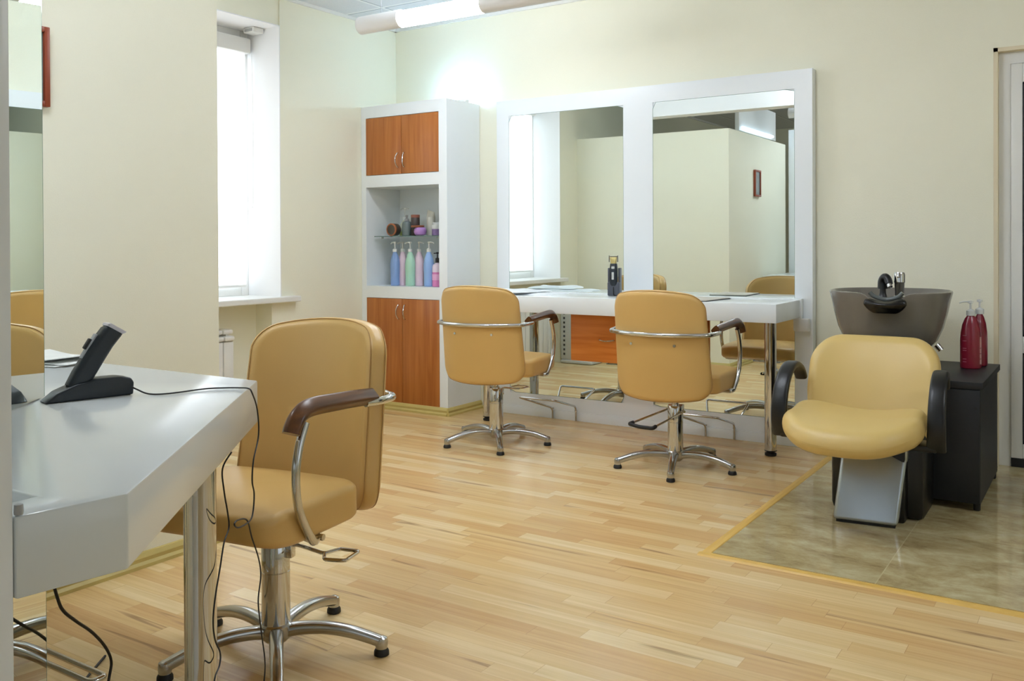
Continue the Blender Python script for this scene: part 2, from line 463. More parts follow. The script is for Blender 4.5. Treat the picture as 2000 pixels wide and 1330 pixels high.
# front and right walls with openings for the added, unseen windows
bm = bmesh.new()
box(bm, XL - .4, -1.3, YF - .2, YF, 0, ZC); box(bm, 1.7, XR + .2, YF - .2, YF, 0, ZC)
box(bm, -1.3, 1.7, YF - .2, YF, 0, .5); box(bm, -1.3, 1.7, YF - .2, YF, 2.5, ZC)
struct('wall_front', bm, 'wall')
bm = bmesh.new()
box(bm, XR, XR + .2, YF, -.4, 0, ZC); box(bm, XR, XR + .2, 2.4, YB, 0, ZC); box(bm, XR, XR + .2, -.4, 2.4, 0, .5); box(bm, XR, XR + .2, -.4, 2.4, 2.5, ZC)
struct('wall_right', bm, 'wall')
bm = B(XL - .4, XR + .2, YF - .2, YB + .2, ZC, ZC + .1)
struct('ceiling', bm, 'ceil')
# white cove strip where ceiling meets the walls
bm = bmesh.new(); box(bm, XL, XL + .02, YF, YB, ZC - .02, ZC); box(bm, XL, XR, YB - .02, YB, ZC - .02, ZC)
struct('trim_5', bm, 'pvc')
# ceiling beam seen in the right mirror
bm = B(XL, XR, 2.62, 2.86, 2.52, ZC); 
# partition volume that stands off the left wall
PX, PY, PZ = -2.90, 2.34, 2.19
bm.free()
bm = B(XL, PX, .62, PY, 0, PZ)
struct('wall_partition', bm, 'wall')
# baseboards
def bboard(bm, a, b):
    pr_ = lambda t: [(-.001, 0), (.020, 0), (.020, .012), (.012, .022), (.014, .036), (.006, .052), (-.001, .055)]
    sweep(bm, [(*a, 0), (*b, 0)], pr_, up=(0, 0, 1))
bm = bmesh.new(); bboard(bm, (PX, .62), (PX, PY + .012)); struct('baseboard_partition', bm, 'baseb')
bm = bmesh.new(); bboard(bm, (PX + .012, PY), (XL, PY)); bboard(bm, (XL, PY), (XL, WY0)); bboard(bm, (XL, 4.02), (XL, 4.84)); struct('baseboard_left', bm, 'baseb')
bm = bmesh.new(); bboard(bm, (-3.68, YB), (-3.52, YB)); bboard(bm, (-1.385, YB), (-.53, YB)); struct('baseboard_back', bm, 'baseb')

# windows
def window(name, y0, y1, z0, z1, x, rail=.06):
    bm = bmesh.new()
    for a in ((y0, y0 + rail, z0, z1), (y1 - rail, y1, z0, z1), (y0 + rail, y1 - rail, z0, z0 + rail), (y0 + rail, y1 - rail, z1 - rail, z1)):
        box(bm, x - .03, x + .03, a[0], a[1], a[2], a[3], bev=.004)
    return struct(name, bm, 'pvc')
w1 = window('window_1', WY0 + .006, WY1 - .006, WZ0 + .018, WZ1 - .006, XL - .33)
struct('window_pane', B(XL - .345, XL - .335, WY0 + .06, WY1 - .06, WZ0 + .07, WZ1 - .06), 'daywin', w1)
o = thing('roller_blind', 'white backlit roller blind pulled down over the tall window', 'blind', (XL - .27, 3.39, WZ0))
o_b = B(-.004, .004, -.63, .652, .085, 1.60); obj('blind_fabric', o_b, 'blind', o)
bm = bmesh.new(); box(bm, -.03, .03, -.66, .685, 1.60, 1.70, bev=.012); obj('cassette', bm, 'pvc', o)
bm = bmesh.new(); box(bm, -.008, .008, -.63, .652, .075, .092, bev=.003); obj('bottom_bar', bm, 'pvc', o)
bm = bmesh.new(); tube(bm, spline([(.035, .683, 1.60), (.036, .69, 1.1), (.035, .688, .66), (.04, .67, .60), (.036, .65, .67)], 8), .0018, 8); obj('pull_cord', bm, 'pvc', o)
o = thing('sensor', 'small white alarm sensor fixed under the top of the window recess', 'sensor', (XL - .18, 4.06, WZ1 - .006))
bm = bmesh.new(); box(bm, -.05, .05, -.06, .025, -.035, 0, bev=.008); obj('housing', bm, 'pvc', o)
bm = bmesh.new(); box(bm, -.035, .035, -.064, -.05, -.028, -.01, bev=.003); obj('lens', bm, 'grey', o)
# unseen front and side windows, added behind the camera as glowing daylight fill
bm = bmesh.new()
for x in (-1.3, -.32, .66, 1.64): box(bm, x, x + .06, YF - .1, YF - .04, .5, 2.5)
box(bm, -1.3, 1.7, YF - .1, YF - .04, .5, .56); box(bm, -1.3, 1.7, YF - .1, YF - .04, 2.44, 2.5)
w2 = struct('added_window_2', bm, 'pvc'); struct('window_pane', B(-1.3, 1.7, YF - .08, YF - .07, .5, 2.5), 'daywin', w2)
bm = bmesh.new()
for y in (-.4, .98, 2.34): box(bm, XR + .04, XR + .1, y, y + .06, .5, 2.5)
box(bm, XR + .04, XR + .1, -.4, 2.4, .5, .56); box(bm, XR + .04, XR + .1, -.4, 2.4, 2.44, 2.5)
w3 = struct('added_window_3', bm, 'pvc'); struct('window_pane', B(XR + .065, XR + .075, -.4, 2.4, .5, 2.5), 'daywin', w3)
# balcony door
bm = bmesh.new(); y0, y1 = YB + .05, YB + .12
box(bm, -.483, -.43, y0, y1, 0, 2.115); box(bm, .55, .6, y0, y1, 0, 2.115); box(bm, -.43, .55, y0, y1, 2.055, 2.115)
d = struct('door_1', bm, 'pvc')
bm = bmesh.new(); ya, yb = YB + .035, YB + .1
for a in ((-.428, -.375, .05, 2.052), (.50, .548, .05, 2.052)): box(bm, a[0], a[1], ya, yb, a[2], a[3], bev=.004)
for z0, z1 in ((.05, .125), (.585, .67), (1.955, 2.052)): box(bm, -.375, .50, ya, yb, z0, z1, bev=.004)
obj('door_sash', bm, 'pvc', d)
bm = bmesh.new()
for x0, x1, z0, z1 in ((-.375, -.366, .125, .585), (-.375, -.366, .67, 1.955), (.491, .5, .125, 1.955), (-.375, .5, .125, .134), (-.375, .5, .576, .585), (-.375, .5, .67, .679), (-.375, .5, 1.946, 1.955)):
    box(bm, x0, x1, ya - .001, yb, z0, z1)
obj('gasket', bm, 'rubber', d)
obj('door_glass', B(-.367, .492, ya + .025, ya + .03, .13, 1.95), 'darkglass', d)
obj('threshold', B(-.428, .548, YB + .04, YB + .09, .004, .046), 'rubber', d)

# ------------------------------------------------------------------ ceiling beam and light box seen only in the mirrors
bm = B(-3.62, XR, 2.44, 2.60, 2.31, ZC)
struct('trim_6', bm, 'reveal')
t = thing('light_box', 'white hanging light box above the partition, its lower edge glowing blue', 'light', (-3.02, 1.78, 2.235))
obj('fascia', B(-.02, .02, -1.15, 0, .0, .30), 'pvc', t)
bm = bmesh.new(); tube(bm, [(.035, -1.0, .03), (.035, -.06, .03)], .014); obj('light_tube', bm, 'tube2', t)

# ------------------------------------------------------------------ suspended lights: one real, three added to brighten the room
def pendant(loc, label, L=1.9, lit=(.30, .86), closed=True):
    t = thing('hanging_light', label, 'light', loc, 0, 'hanging tube lights')
    R = .052
    def sec(a0, a1, rr): return [(rr * math.cos(a0 + (a1 - a0) * i / 12), rr * math.sin(a0 + (a1 - a0) * i / 12)) for i in range(13)]
    # body: tube along x with the lit windows left open on the lower half, also on top unless closed, to light the ceiling
    b_ = bmesh.new()
    def part(x0, x1, a0, a1):
        outer = [(R * math.cos(a0 + (a1 - a0) * i / 20), R * math.sin(a0 + (a1 - a0) * i / 20)) for i in range(21)]
        inner = [((R - .003) * math.cos(a0 + (a1 - a0) * i / 20), (R - .003) * math.sin(a0 + (a1 - a0) * i / 20)) for i in range(20, -1, -1)]
        b2 = bmesh.new(); pts = outer + inner
        A = [b2.verts.new((x0, p[0], p[1])) for p in pts]; Bv = [b2.verts.new((x1, p[0], p[1])) for p in pts]
        for i in range(len(pts)):
            j = (i + 1) % len(pts); b2.faces.new((A[i], A[j], Bv[j], Bv[i]))
        b2.faces.new(A[::-1]); b2.faces.new(Bv); bmesh.ops.recalc_face_normals(b2, faces=b2.faces); join(b_, b2)
    part(0, lit[0], 0, 2 * PI - .0001); part(lit[0], lit[1], -.2, PI + .2) if closed else part(lit[0], lit[1], -.35, .35); part(lit[1], L, 0, 2 * PI - .0001)
    obj('housing', b_, 'lightbody', t)
    b_ = bmesh.new(); tube(b_, [(lit[0] + .002, 0, -.004), (lit[1] - .002, 0, -.004)], R - .005, 28); obj('diffuser', b_, 'tube', t)
    for x in (0, L):
        b_ = bmesh.new(); tube(b_, [(x - .002, 0, 0), (x + .002, 0, 0)], R + .001, 28); obj('end_cap', b_, 'lightbody', t)
    for x in (.155, L - .155):
        b_ = bmesh.new(); tube(b_, [(x, 0, R - .004), (x, 0, ZC - loc[2])], .0022, 8); obj('suspension_wire', b_, 'grey', t)
    return t
pendant((-3.72, 4.05, 2.447), 'grey tube light hanging in front of the back wall near the corner', lit=(.31, .885), closed=False)
pendant((-2.3, 3.0, 2.447), 'unseen grey tube light added over the middle of the salon for more light', lit=(.31, .95), closed=False)  # added out of view, brightens the middle of the room
pendant((-2.7, 1.15, 2.447), 'unseen grey tube light added above the near white desk for more light', L=1.9, lit=(.31, .80), closed=False)  # added out of view, lights the front of the near chair
pendant((0.7, 3.1, 2.447), 'unseen grey tube light added over the right side of the room for more light', lit=(.31, .95), closed=False)  # added out of view, fills the washing corner and tiles with light

# ------------------------------------------------------------------ tall shelf cabinet
CX0, CX1, CY0, CY1 = XL + .002, -3.705, 4.857, YB - .004
t = thing('storage_cabinet', 'tall white cabinet with red-brown wooden doors and an open niche, in the corner', 'cabinet', ((CX0 + CX1) / 2, CY0, 0))
ox, oy = (CX0 + CX1) / 2, CY0
def cb(bm, x0, x1, y0, y1, z0, z1, bev=0): box(bm, x0 - ox, x1 - ox, y0 - oy, y1 - oy, z0, z1, bev=bev)
bm = bmesh.new(); IX0, IX1 = -4.424, -3.773
cb(bm, CX0, IX0, CY0, CY1, 0, 2.125); cb(bm, IX1, CX1, CY0, CY1, 0, 2.125)
for z0, z1 in ((0, .045), (.775, .857), (1.553, 1.636), (2.042, 2.125)): cb(bm, IX0, IX1, CY0, CY1 - .012, z0, z1)
cb(bm, IX0, IX1, CY1 - .012, CY1, 0, 2.125)
bmesh.ops.remove_doubles(bm, verts=bm.verts, dist=1e-5)
obj('body', bm, 'white', t, smooth=False)
def handle_v(parent, x, z, sgn):
    b_ = bmesh.new()
    tube(b_, spline([(x, .002, z - .05), (x, -.012, z - .046), (x + sgn * .004, -.026, z - .02), (x + sgn * .005, -.028, z), (x + sgn * .004, -.026, z + .02), (x, -.012, z + .046), (x, .002, z + .05)], 5), .0042, 10)
    return obj('handle', b_, 'chrome', parent)
MX = (IX0 + IX1) / 2
for z0, z1, hz in ((.045, .775, .62), (1.636, 2.042, 1.733)):
    hz = {.62: .682, 1.733: 1.733}[hz]
    for a, b_, s in ((IX0, MX, 1), (MX, IX1, -1)):
        dm = bmesh.new(); cb(dm, a + .0015, b_ - .0015, CY0 - .001, CY0 + .017, z0 + .003, z1 - .003, bev=.001)
        dd = obj('cabinet_door', dm, 'door', t)
        hx = (MX - ox) + (-.028 if s == 1 else .028)
        handle_v(dd, hx, hz, -s)
bm = bmesh.new(); cb(bm, IX0 + .02, IX1 - .003, CY0 + .06, CY1 - .03, 1.203, 1.209); obj('glass_shelf', bm, 'glass', t)
for x in (-4.36, -3.86):
    bm = bmesh.new(); lathe(bm, [(.007, 1.190), (.009, 1.193), (.009, 1.203)], x - ox, CY0 + .10 - oy, 14); obj('shelf_peg', bm, 'grey', t)
# yellow plinth strip round the cabinet
bm = bmesh.new(); bboard(bm, (CX0, CY0), (CX1, CY0)); bboard(bm, (CX1 , CY0 - .012), (CX1, CY1)); 
o = obj('plinth', bm, 'baseb', None, smooth=False); o['kind'] = 'structure'; o.name = 'baseboard_cabinet'
# lamp on the cabinet top (its glow is on the wall)
t = thing('cabinet_lamp', 'small tube lamp lying on top of the tall cabinet, its glow on the wall', 'lamp', (-3.85, 5.10, 2.125))
obj('base', B(-.14, .14, -.02, .02, 0, .022, bev=.004), 'pvc', t)
bm = bmesh.new(); tube(bm, [(-.13, 0, .034), (.13, 0, .034)], .011); obj('light_tube', bm, mat('bright_blue_white_tube', (255, 255, 255), .4, emit=((.42, .70, 1), 62)), t)

# bottles
def bottle_big(name, label, loc, col, cols_dark=None, rz=0, group=None, h=.235, r=.037, pump='pumpwhite', nozzle=1.0):
    t = thing(name, label, 'bottle', loc, rz, group)
    b_ = bmesh.new(); k = h / .235
    lathe(b_, [(r * .80, 0), (r * .90, .004), (r * .93, .015 * k), (r * .90, .05 * k), (r * .94, .09 * k), (r, .13 * k), (r * .97, .16 * k), (r * .86, .185 * k), (r * .66, .21 * k), (r * .44, .23 * k), (r * .36, .237 * k), (r * .36, .243 * k)], sx=1, sy=.8)
    obj('bottle_body', b_, col, t)
    b_ = bmesh.new(); z = .243 * k
    lathe(b_, [(r * .42, z - .004), (r * .42, z + .014), (r * .2, z + .02), (.005, z + .022), (.005, z + .056), (.011, z + .058), (.011, z + .067), (0, z + .068)], n=20)
    tube(b_, spline([(0, 0, z + .062), (-.018 * nozzle, 0, z + .063), (-.034 * nozzle, 0, z + .06), (-.042 * nozzle, 0, z + .052)], 4), .0048, 10)
    obj('pump', b_, M[pump], t)
    return t
M['pumpwhite'] = mat('white_pump_plastic', (226, 226, 222), .3)
M['pumpblack'] = mat('black_pump_plastic', (25, 24, 28), .35)
def pearl(n, c): return mat(n, c, .28, coat=.2, var=(6, .03))
Mb, Mp, Mg, Mb2 = pearl('blue_pearl_plastic', (132, 162, 212)), pearl('pink_pearl_plastic', (226, 202, 218)), pearl('green_pearl_plastic', (170, 214, 190)), pearl('light_blue_plastic', (146, 180, 230))
G = 'pump bottles in the cabinet niche'
for i, (x, m, lb, nz) in enumerate(((-4.282, Mb, 'dark blue pump bottle, leftmost in the cabinet niche', 1.), (-4.211, Mp, 'pale pink pump bottle between the dark blue and the green one in the niche', 1.), (-4.142, Mg, 'pale green pump bottle in the cabinet niche', 1.),
        (-4.061, Mp, 'pale pink pump bottle between the green and the light blue one in the niche', -1.), (-3.975, Mb2, 'light blue pump bottle right of both pink ones in the niche', -1.))):
    bottle_big('pump_bottle', lb, (x * (5.0 + (.020 if i % 2 else -.020)) / 5.0, 5.0 + (.020 if i % 2 else -.020), .8575), m, group=G, nozzle=nz, r=.0400, rz=(-.3, .2, 0.1, -.2, .1)[i] * .5)
t = thing('pump_bottle', 'short clear and pink bottle with black pump at the right end of the niche', 'bottle', (-3.878, 4.972, .8575), 0)
bm = bmesh.new(); lathe(bm, [(.032, 0), (.036, .004), (.036, .1)], n=28); obj('pink_liquid_body', bm, mat('pink_liquid', (216, 130, 182), .25, var=(8, .06)), t)
bm = bmesh.new(); lathe(bm, [(.036, .1), (.0355, .135), (.03, .152), (.012, .162), (.012, .17)], n=28); obj('bottle_shoulder', bm, mat('clear_pinkish_plastic', (226, 208, 222), .2), t)
bm = bmesh.new(); lathe(bm, [(.0365, .045), (.0367, .046), (.0367, .085), (.0365, .086)], n=28); obj('paper_band', bm, mat('pink_band', (228, 168, 204), .5), t)
bm = bmesh.new(); lathe(bm, [(.014, .165), (.014, .195), (.004, .2), (.004, .225), (.009, .227), (.009, .236), (0, .238)], n=20); tube(bm, [(0, 0, .231), (-.03, 0, .229)], .0035, 8); obj('pump', bm, 'pumpblack', t)
# items on the glass shelf
ZS = 1.2095
t = thing('jar', 'round brown jar lying on its side at the left of the glass shelf', 'jar', (-4.262, 4.972, ZS + .0445), 0)
R90 = Matrix.Rotation(PI / 2, 4, 'X') @ Matrix.Rotation(.25, 4, 'Y')
bm = bmesh.new(); lathe(bm, [(.030, -.03), (.043, -.02), (.044, .02), (.042, .026)], n=32, mtx=Matrix.Rotation(PI / 2, 4, 'X')); obj('jar_body', bm, mat('dark_brown_plastic', (66, 58, 50), .35), t)
bm = bmesh.new(); lathe(bm, [(.0425, .022), (.0445, .026), (.0445, .036), (.036, .038), (.036, .034)], n=32, mtx=Matrix.Rotation(PI / 2, 4, 'X')); obj('jar_rim', bm, mat('copper_rim', (168, 98, 62), .35, metal=.2), t)
bm = bmesh.new(); lathe(bm, [(.0355, .030), (.0355, .036), (0, .0365)], n=32, mtx=Matrix.Rotation(PI / 2, 4, 'X')); obj('jar_lid', bm, mat('dark_lid', (70, 66, 60), .4), t)
t = thing('pump_bottle', 'clear tall pump bottle with yellow-green residue behind the brown jar', 'bottle', (-4.238, 5.06, ZS))
bm = bmesh.new(); lathe(bm, [(.034, 0), (.040, .01), (.040, .05), (.034, .085), (.016, .108), (.014, .118)], n=28); obj('bottle_body', bm, mat('clear_greenish_plastic', (206, 212, 190), .2), t)
bm = bmesh.new(); lathe(bm, [(.0405, .004), (.041, .012), (.041, .03), (.0405, .032)], n=28); obj('residue', bm, mat('yellow_green_liquid', (188, 196, 110), .3), t)
bm = bmesh.new(); lathe(bm, [(.017, .114), (.017, .136), (.004, .14), (.004, .19), (.012, .192), (.012, .2), (0, .202)], n=20); tube(bm, spline([(.034, 0, .196), (0, 0, .197), (-.03, 0, .195), (-.04, 0, .187)], 4), .0035, 8); obj('pump', bm, 'clearpl', t)
t = thing('spray_bottle', 'small grey-green bottle with grey nozzle on the glass shelf', 'bottle', (-4.164, 4.99, ZS))
bm = bmesh.new(); lathe(bm, [(.030, 0), (.0335, .004), (.0335, .085), (.028, .098), (.016, .104)], n=28); obj('bottle_body', bm, mat('grey_green_plastic', (104, 116, 116), .35, var=(20, .1)), t)
bm = bmesh.new(); lathe(bm, [(.0165, .102), (.0165, .118), (.008, .124), (.008, .132), (.010, .134), (.010, .146), (0, .148)], n=20); obj('nozzle', bm, mat('grey_nozzle', (140, 142, 142), .35), t)
t = thing('can', 'dark brown can with copper coloured cap on the glass shelf', 'can', (-4.094, 5.0, ZS))
bm = bmesh.new(); lathe(bm, [(.029, 0), (.031, .003), (.031, .125), (.030, .128)], n=28); obj('can_body', bm, mat('dark_brown_can', (62, 50, 48), .35, var=(60, .25)), t)
bm = bmesh.new(); lathe(bm, [(.0305, .128), (.0315, .129), (.0315, .146), (.028, .148), (0, .148)], n=28); obj('cap', bm, mat('copper_cap', (150, 92, 74), .35), t)
for z in (.075, .083, .091, .099):
    pass
t = thing('tube', 'white squeeze tube standing at the back of the glass shelf', 'tube', (-4.018, 5.08, ZS))
bm = bmesh.new(); lathe(bm, [(.030, 0), (.031, .004), (.031, .13)], n=28)
b2 = bmesh.new(); vs = []
ra = [b2.verts.new((.031 * math.cos(2 * PI * i / 28), .031 * math.sin(2 * PI * i / 28), .13)) for i in range(28)]
rb = [b2.verts.new((.033 * math.cos(2 * PI * i / 28), .004 * math.sin(2 * PI * i / 28), .185 - .02 * (math.cos(2 * PI * i / 28) + 1) / 2)) for i in range(28)]
for i in range(28): b2.faces.new((ra[i], ra[(i + 1) % 28], rb[(i + 1) % 28], rb[i]))
b2.faces.new(rb); join(bm, b2); obj('tube_body', bm, mat('cream_tube_plastic', (218, 216, 204), .4), t)
t = thing('jar', 'round purple jar with a brown lid set askew on the glass shelf', 'jar', (-4.022, 4.965, ZS))
bm = bmesh.new(); lathe(bm, [(.024, 0), (.038, .008), (.045, .028), (.042, .045), (.034, .056), (.03, .058)], n=32); obj('jar_body', bm, mat('purple_plastic', (176, 132, 196), .35, var=(20, .05)), t)
bm = bmesh.new(); lathe(bm, [(.046, .0585), (.047, .060), (.047, .070), (.045, .072), (0, .072)], n=32, cx=-.024); obj('jar_lid', bm, mat('brown_lid', (140, 86, 60), .4), t)
for i, (x, y, zz, lb, c) in enumerate(((-3.93, 5.04, ZS, 'taller clear and purple jar at the right end of the glass shelf', (150, 128, 160)), (-3.888, 4.975, ZS, 'shorter silver and purple striped jar at the right end of the glass shelf', (128, 104, 150)))):
    t = thing('jar', lb, 'jar', (x, y, zz)); hh = (.092, .072)[i]
    bm = bmesh.new(); lathe(bm, [(.028, 0), (.031, .003), (.031, hh * .62)], n=28); obj('jar_body', bm, mat('purple_label_%s' % ('pale', 'deep')[i], c, .4, var=(70, .5)), t)
    bm = bmesh.new(); lathe(bm, [(.0315, hh * .62), (.032, hh * .64), (.032, hh), (0, hh)], n=28); obj('jar_lid', bm, 'clearpl', t)

# ------------------------------------------------------------------ mirror wall unit
FX0, FX1, FZ = -3.515, -1.392, 2.12
FY = 5.171
MIR = ((-3.416, -2.557), (-2.357, -1.491)); MZ0, MZ1 = .147, 2.015
t = thing('mirror_frame', 'large white frame on the back wall holding two tall mirrors', 'mirror', ((FX0 + FX1) / 2, FY, 0))
ox, oy = (FX0 + FX1) / 2, FY
bm = bmesh.new()
for x0, x1 in ((FX0, MIR[0][0]), (MIR[0][1], MIR[1][0]), (MIR[1][1], FX1)): cb(bm, x0, x1, FY, YB - .003, .058, FZ)
for x0, x1 in MIR:
    cb(bm, x0, x1, FY, YB - .003, .058, MZ0); cb(bm, x0, x1, FY, YB - .003, MZ1, FZ)
bmesh.ops.remove_doubles(bm, verts=bm.verts, dist=1e-5)
obj('panel', bm, 'white', t, smooth=False)
obj('plinth', B(FX0 - ox, FX1 - ox, -.006, .06, 0, .057, bev=.002), 'white', t)
for x0, x1 in MIR:
    pts = rrect((x1 - x0) / 2 - .0005, (MZ1 - MZ0) / 2 - .0005, .014, 96)
    bm = bmesh.new()
    vs = [bm.verts.new(((x0 + x1) / 2 - ox + p[0], .006, (MZ0 + MZ1) / 2 + p[1])) for p in pts]
    f = bm.faces.new(vs); r_ = bmesh.ops.extrude_face_region(bm, geom=[f])
    for v in r_['geom']:
        if isinstance(v, bmesh.types.BMVert): v.co.y = .001
    bmesh.ops.recalc_face_normals(bm, faces=bm.faces)
    # round edge strip drawn as dark bead at the frame side
    mo = obj('mirror_glass', bm, 'mirror', t, smooth=False)
    bm = bmesh.new(); tube(bm, [((x0 + x1) / 2 - ox + p[0], .0015, (MZ0 + MZ1) / 2 + p[1]) for p in pts], .0016, 6, closed=True); obj('mirror_bead', bm, 'mirror_edge', mo)
    obj('backing', B(x0 - ox, x1 - ox, .007, .05, MZ0, MZ1), 'white', mo)
# long worktop in front of it
DX0, DX1, DY0, DY1, DZ0, DZ1 = -3.46, -1.451, 4.70, 5.129, .731, .83
t = thing('worktop', 'long white worktop on chrome legs under the two mirrors', 'worktop', ((DX0 + DX1) / 2, DY0, 0))
ox, oy = (DX0 + DX1) / 2, DY0
bm = bmesh.new(); cb(bm, DX0, DX1, DY0, DY1, DZ0, DZ1, bev=.003); obj('tabletop', bm, 'worktop', t)
bm = bmesh.new(); cb(bm, DX0 - .008, DX1 + .008, DY1 + .001, FY - .001, DZ0 - .01, DZ1 + .006, bev=.003); obj('rear_rail', bm, 'worktop', t)
def leg(parent, x, y, r, top, ox, oy):
    b_ = bmesh.new(); lathe(b_, [(r, .03), (r, top)], x - ox, y - oy, 32); l = obj('leg', b_, 'chrome', parent)
    b_ = bmesh.new(); lathe(b_, [(r * .85, .0), (r * .98, .003), (r * .98, .014), (r * .7, .018), (r * .7, .024), (r * 1.03, .026), (r * 1.03, .031), (0, .031)], x - ox, y - oy, 28); obj('levelling_foot', b_, 'rubber', l)
for x in (-3.40, -1.54): leg(t, x, 4.885, .0318, DZ0 + .001, ox, oy)
# drawer unit under the worktop
t = thing('drawer_unit', 'orange-brown wooden drawer unit hanging under the worktop between the mirrors', 'drawer unit', (-2.44, 4.90, .43))
obj('body', B(-.335, .335, .018, .265, 0, .298), 'drawer', t, smooth=False)
dd = obj('drawer', B(-.345, .345, 0, .017, .002, .292, bev=.001), 'drawer', t)
bm = bmesh.new(); tube(bm, spline([(-.145, .002, .139), (-.142, -.012, .139), (-.12, -.022, .136), (-.095, -.025, .134), (-.07, -.022, .136), (-.048, -.012, .139), (-.045, .002, .139)], 5), .0042, 10); obj('handle', bm, 'chrome', dd)
# foot rests
def footrest(loc, label, w=.27, fw=.175, rz=0, z=.17, dep=.25):
    t = thing('footrest', label, 'footrest', loc, rz, 'chrome footrests')
    a, b_ = fw / 2, w / 2; off = -.06
    P = [(-a, 0, .002), (-a, 0, .072), (-b_ + off, -dep, z), (b_ + off, -dep, z), (a, -.012, .10), (a, 0, .075), (a, 0, .002)]
    bm = bmesh.new(); tube(bm, fillet(P, .028, 7), .0066, 12); obj('rod', bm, 'chrome', t)
    for s in (-1, 1):
        bm = bmesh.new(); lathe(bm, [(.0085, .066), (.0088, .07), (.0085, .074)], s * a, 0, 14); obj('collar', bm, 'chrome', t)
    return t
footrest((-2.98, 5.152, 0), 'bent chrome footrest on the floor below the left mirror')
footrest((-1.925, 5.152, 0), 'bent chrome footrest on the floor below the right mirror')
# socket box at the worktop end
t = thing('socket_box', 'small white socket box on the frame below the right end of the worktop', 'socket', (-1.446, FY, .69))
obj('housing', B(-.042, .042, -.045, 0, -.036, .036, bev=.007), 'pvc', t)
bm = bmesh.new(); tube(bm, spline([(-.03, -.02, .03), (-.06, -.03, .045), (-.11, -.05, .05), (-.16, -.08, .046)], 5), .004, 8); obj('cable', bm, 'rubber', t)

# ------------------------------------------------------------------ things on the worktop
t = thing('towel', 'flat folded white towel on the left end of the worktop', 'towel', (-3.16, 4.93, DZ1 + .0005), .0)
def cloth(pts, z0, z1, seed, nx=26):
    random.seed(seed); bm = bmesh.new()
    xs = [p[0] for p in pts]; 
    ph = [random.uniform(0, 6) for _ in range(6)]
    A, B_, C_, D_ = [Vector((p[0], p[1], 0)) for p in pts]
    g = [[None] * (nx + 1) for _ in range(nx + 1)]
    for i in range(nx + 1):
        for j in range(nx + 1):
            u, v = i / nx, j / nx
            p = A * (1 - u) * (1 - v) + B_ * u * (1 - v) + C_ * u * v + D_ * (1 - u) * v
            e = min(u, v, 1 - u, 1 - v)
            k = min(1, e * 9)
            z = z0 + (z1 - z0) * (k ** .5) * (.75 + .25 * math.sin(9 * u + ph[0] + 3 * v) * math.sin(7 * v + ph[1]))
            p = p + Vector((.012 * math.sin(8 * v + ph[2]), .01 * math.sin(9 * u + ph[3]), 0)) 
            g[i][j] = bm.verts.new((p.x, p.y, z))
    for i in range(nx):
        for j in range(nx): bm.faces.new((g[i][j], g[i + 1][j], g[i + 1][j + 1], g[i][j + 1]))
    b = bmesh.ops.extrude_face_region(bm, geom=list(bm.faces))
    for v in b['geom']:
        if isinstance(v, bmesh.types.BMVert): v.co.z = z0 
    bmesh.ops.recalc_face_normals(bm, faces=bm.faces)
    return bm
obj('lower_fold', cloth([(-.27, -.12), (.26, -.10), (.27, .15), (-.22, .17)], 0, .014, 3), 'towel', t)
obj('upper_fold', cloth([(-.24, -.15), (.10, -.19), (.16, .10), (-.19, .14)], .0145, .03, 5), 'towel', t)
# clipper standing in its charger
t = thing('hair_clipper', 'black upright hair clipper with brass blade standing in a charger on the worktop', 'clipper', (-2.535, 5.0, DZ1 + .0005), .25)
bm = bmesh.new(); box(bm, -.038, .038, -.035, .04, 0, .085, bev=.008); box(bm, -.038, -.026, -.02, .035, .08, .17, bev=.004); box(bm, .026, .038, -.02, .035, .08, .17, bev=.004); obj('charger', bm, mat('grey_charger', (74, 78, 88), .3), t)
def loftbox(bm, rings):
    b2 = bmesh.new(); R_ = []
    for (cx, cy, z, a, b_, r) in rings:
        R_.append([b2.verts.new((cx + p[0], cy + p[1], z)) for p in rrect(a, b_, r, 40)])
    for A, Bq in zip(R_, R_[1:]):
        for i in range(40): b2.faces.new((A[i], A[(i + 1) % 40], Bq[(i + 1) % 40], Bq[i]))
    b2.faces.new(R_[0][::-1]); b2.faces.new(R_[-1]); bmesh.ops.recalc_face_normals(b2, faces=b2.faces); join(bm, b2)
bm = bmesh.new(); loftbox(bm, [(0, -.02, .062, .016, .016, .01), (0, -.022, .075, .022, .020, .012), (0, -.025, .11, .024, .022, .014), (0, -.022, .16, .023, .021, .013), (0, -.02, .19, .021, .018, .01), (0, -.02, .197, .019, .016, .008)])
obj('clipper_body', bm, 'bluegrey', t)
bm = bmesh.new(); box(bm, -.007, .007, -.05, -.044, .10, .145, bev=.002); box(bm, -.01, .01, -.045, -.038, .165, .18, bev=.003); obj('switch', bm, 'ltgrey', t)
bm = bmesh.new(); loftbox(bm, [(0, -.02, .197, .017, .012, .004), (0, -.022, .208, .019, .010, .003), (0, -.026, .232, .022, .006, .002), (0, -.027, .236, .022, .004, .002)]); obj('blade', bm, 'brass', t)
bm = bmesh.new(); 
for s in (-1, 1): box(bm, s * .026 - .0022, s * .026 + .0022, -.03, -.02, .206, .246, bev=.001)
box(bm, -.027, .027, -.031, -.027, .236, .242, bev=.001); obj('comb_guard', bm, mat('smoke_guard', (96, 92, 80), .4), t)
bm = bmesh.new(); tube(bm, spline([(0, -.022, .066), (.001, -.036, .05), (.002, -.04, .03), (.004, -.038, .006), (.02, -.03, .004)], 5), .003, 8); obj('plug_lead', bm, 'rubber', t)
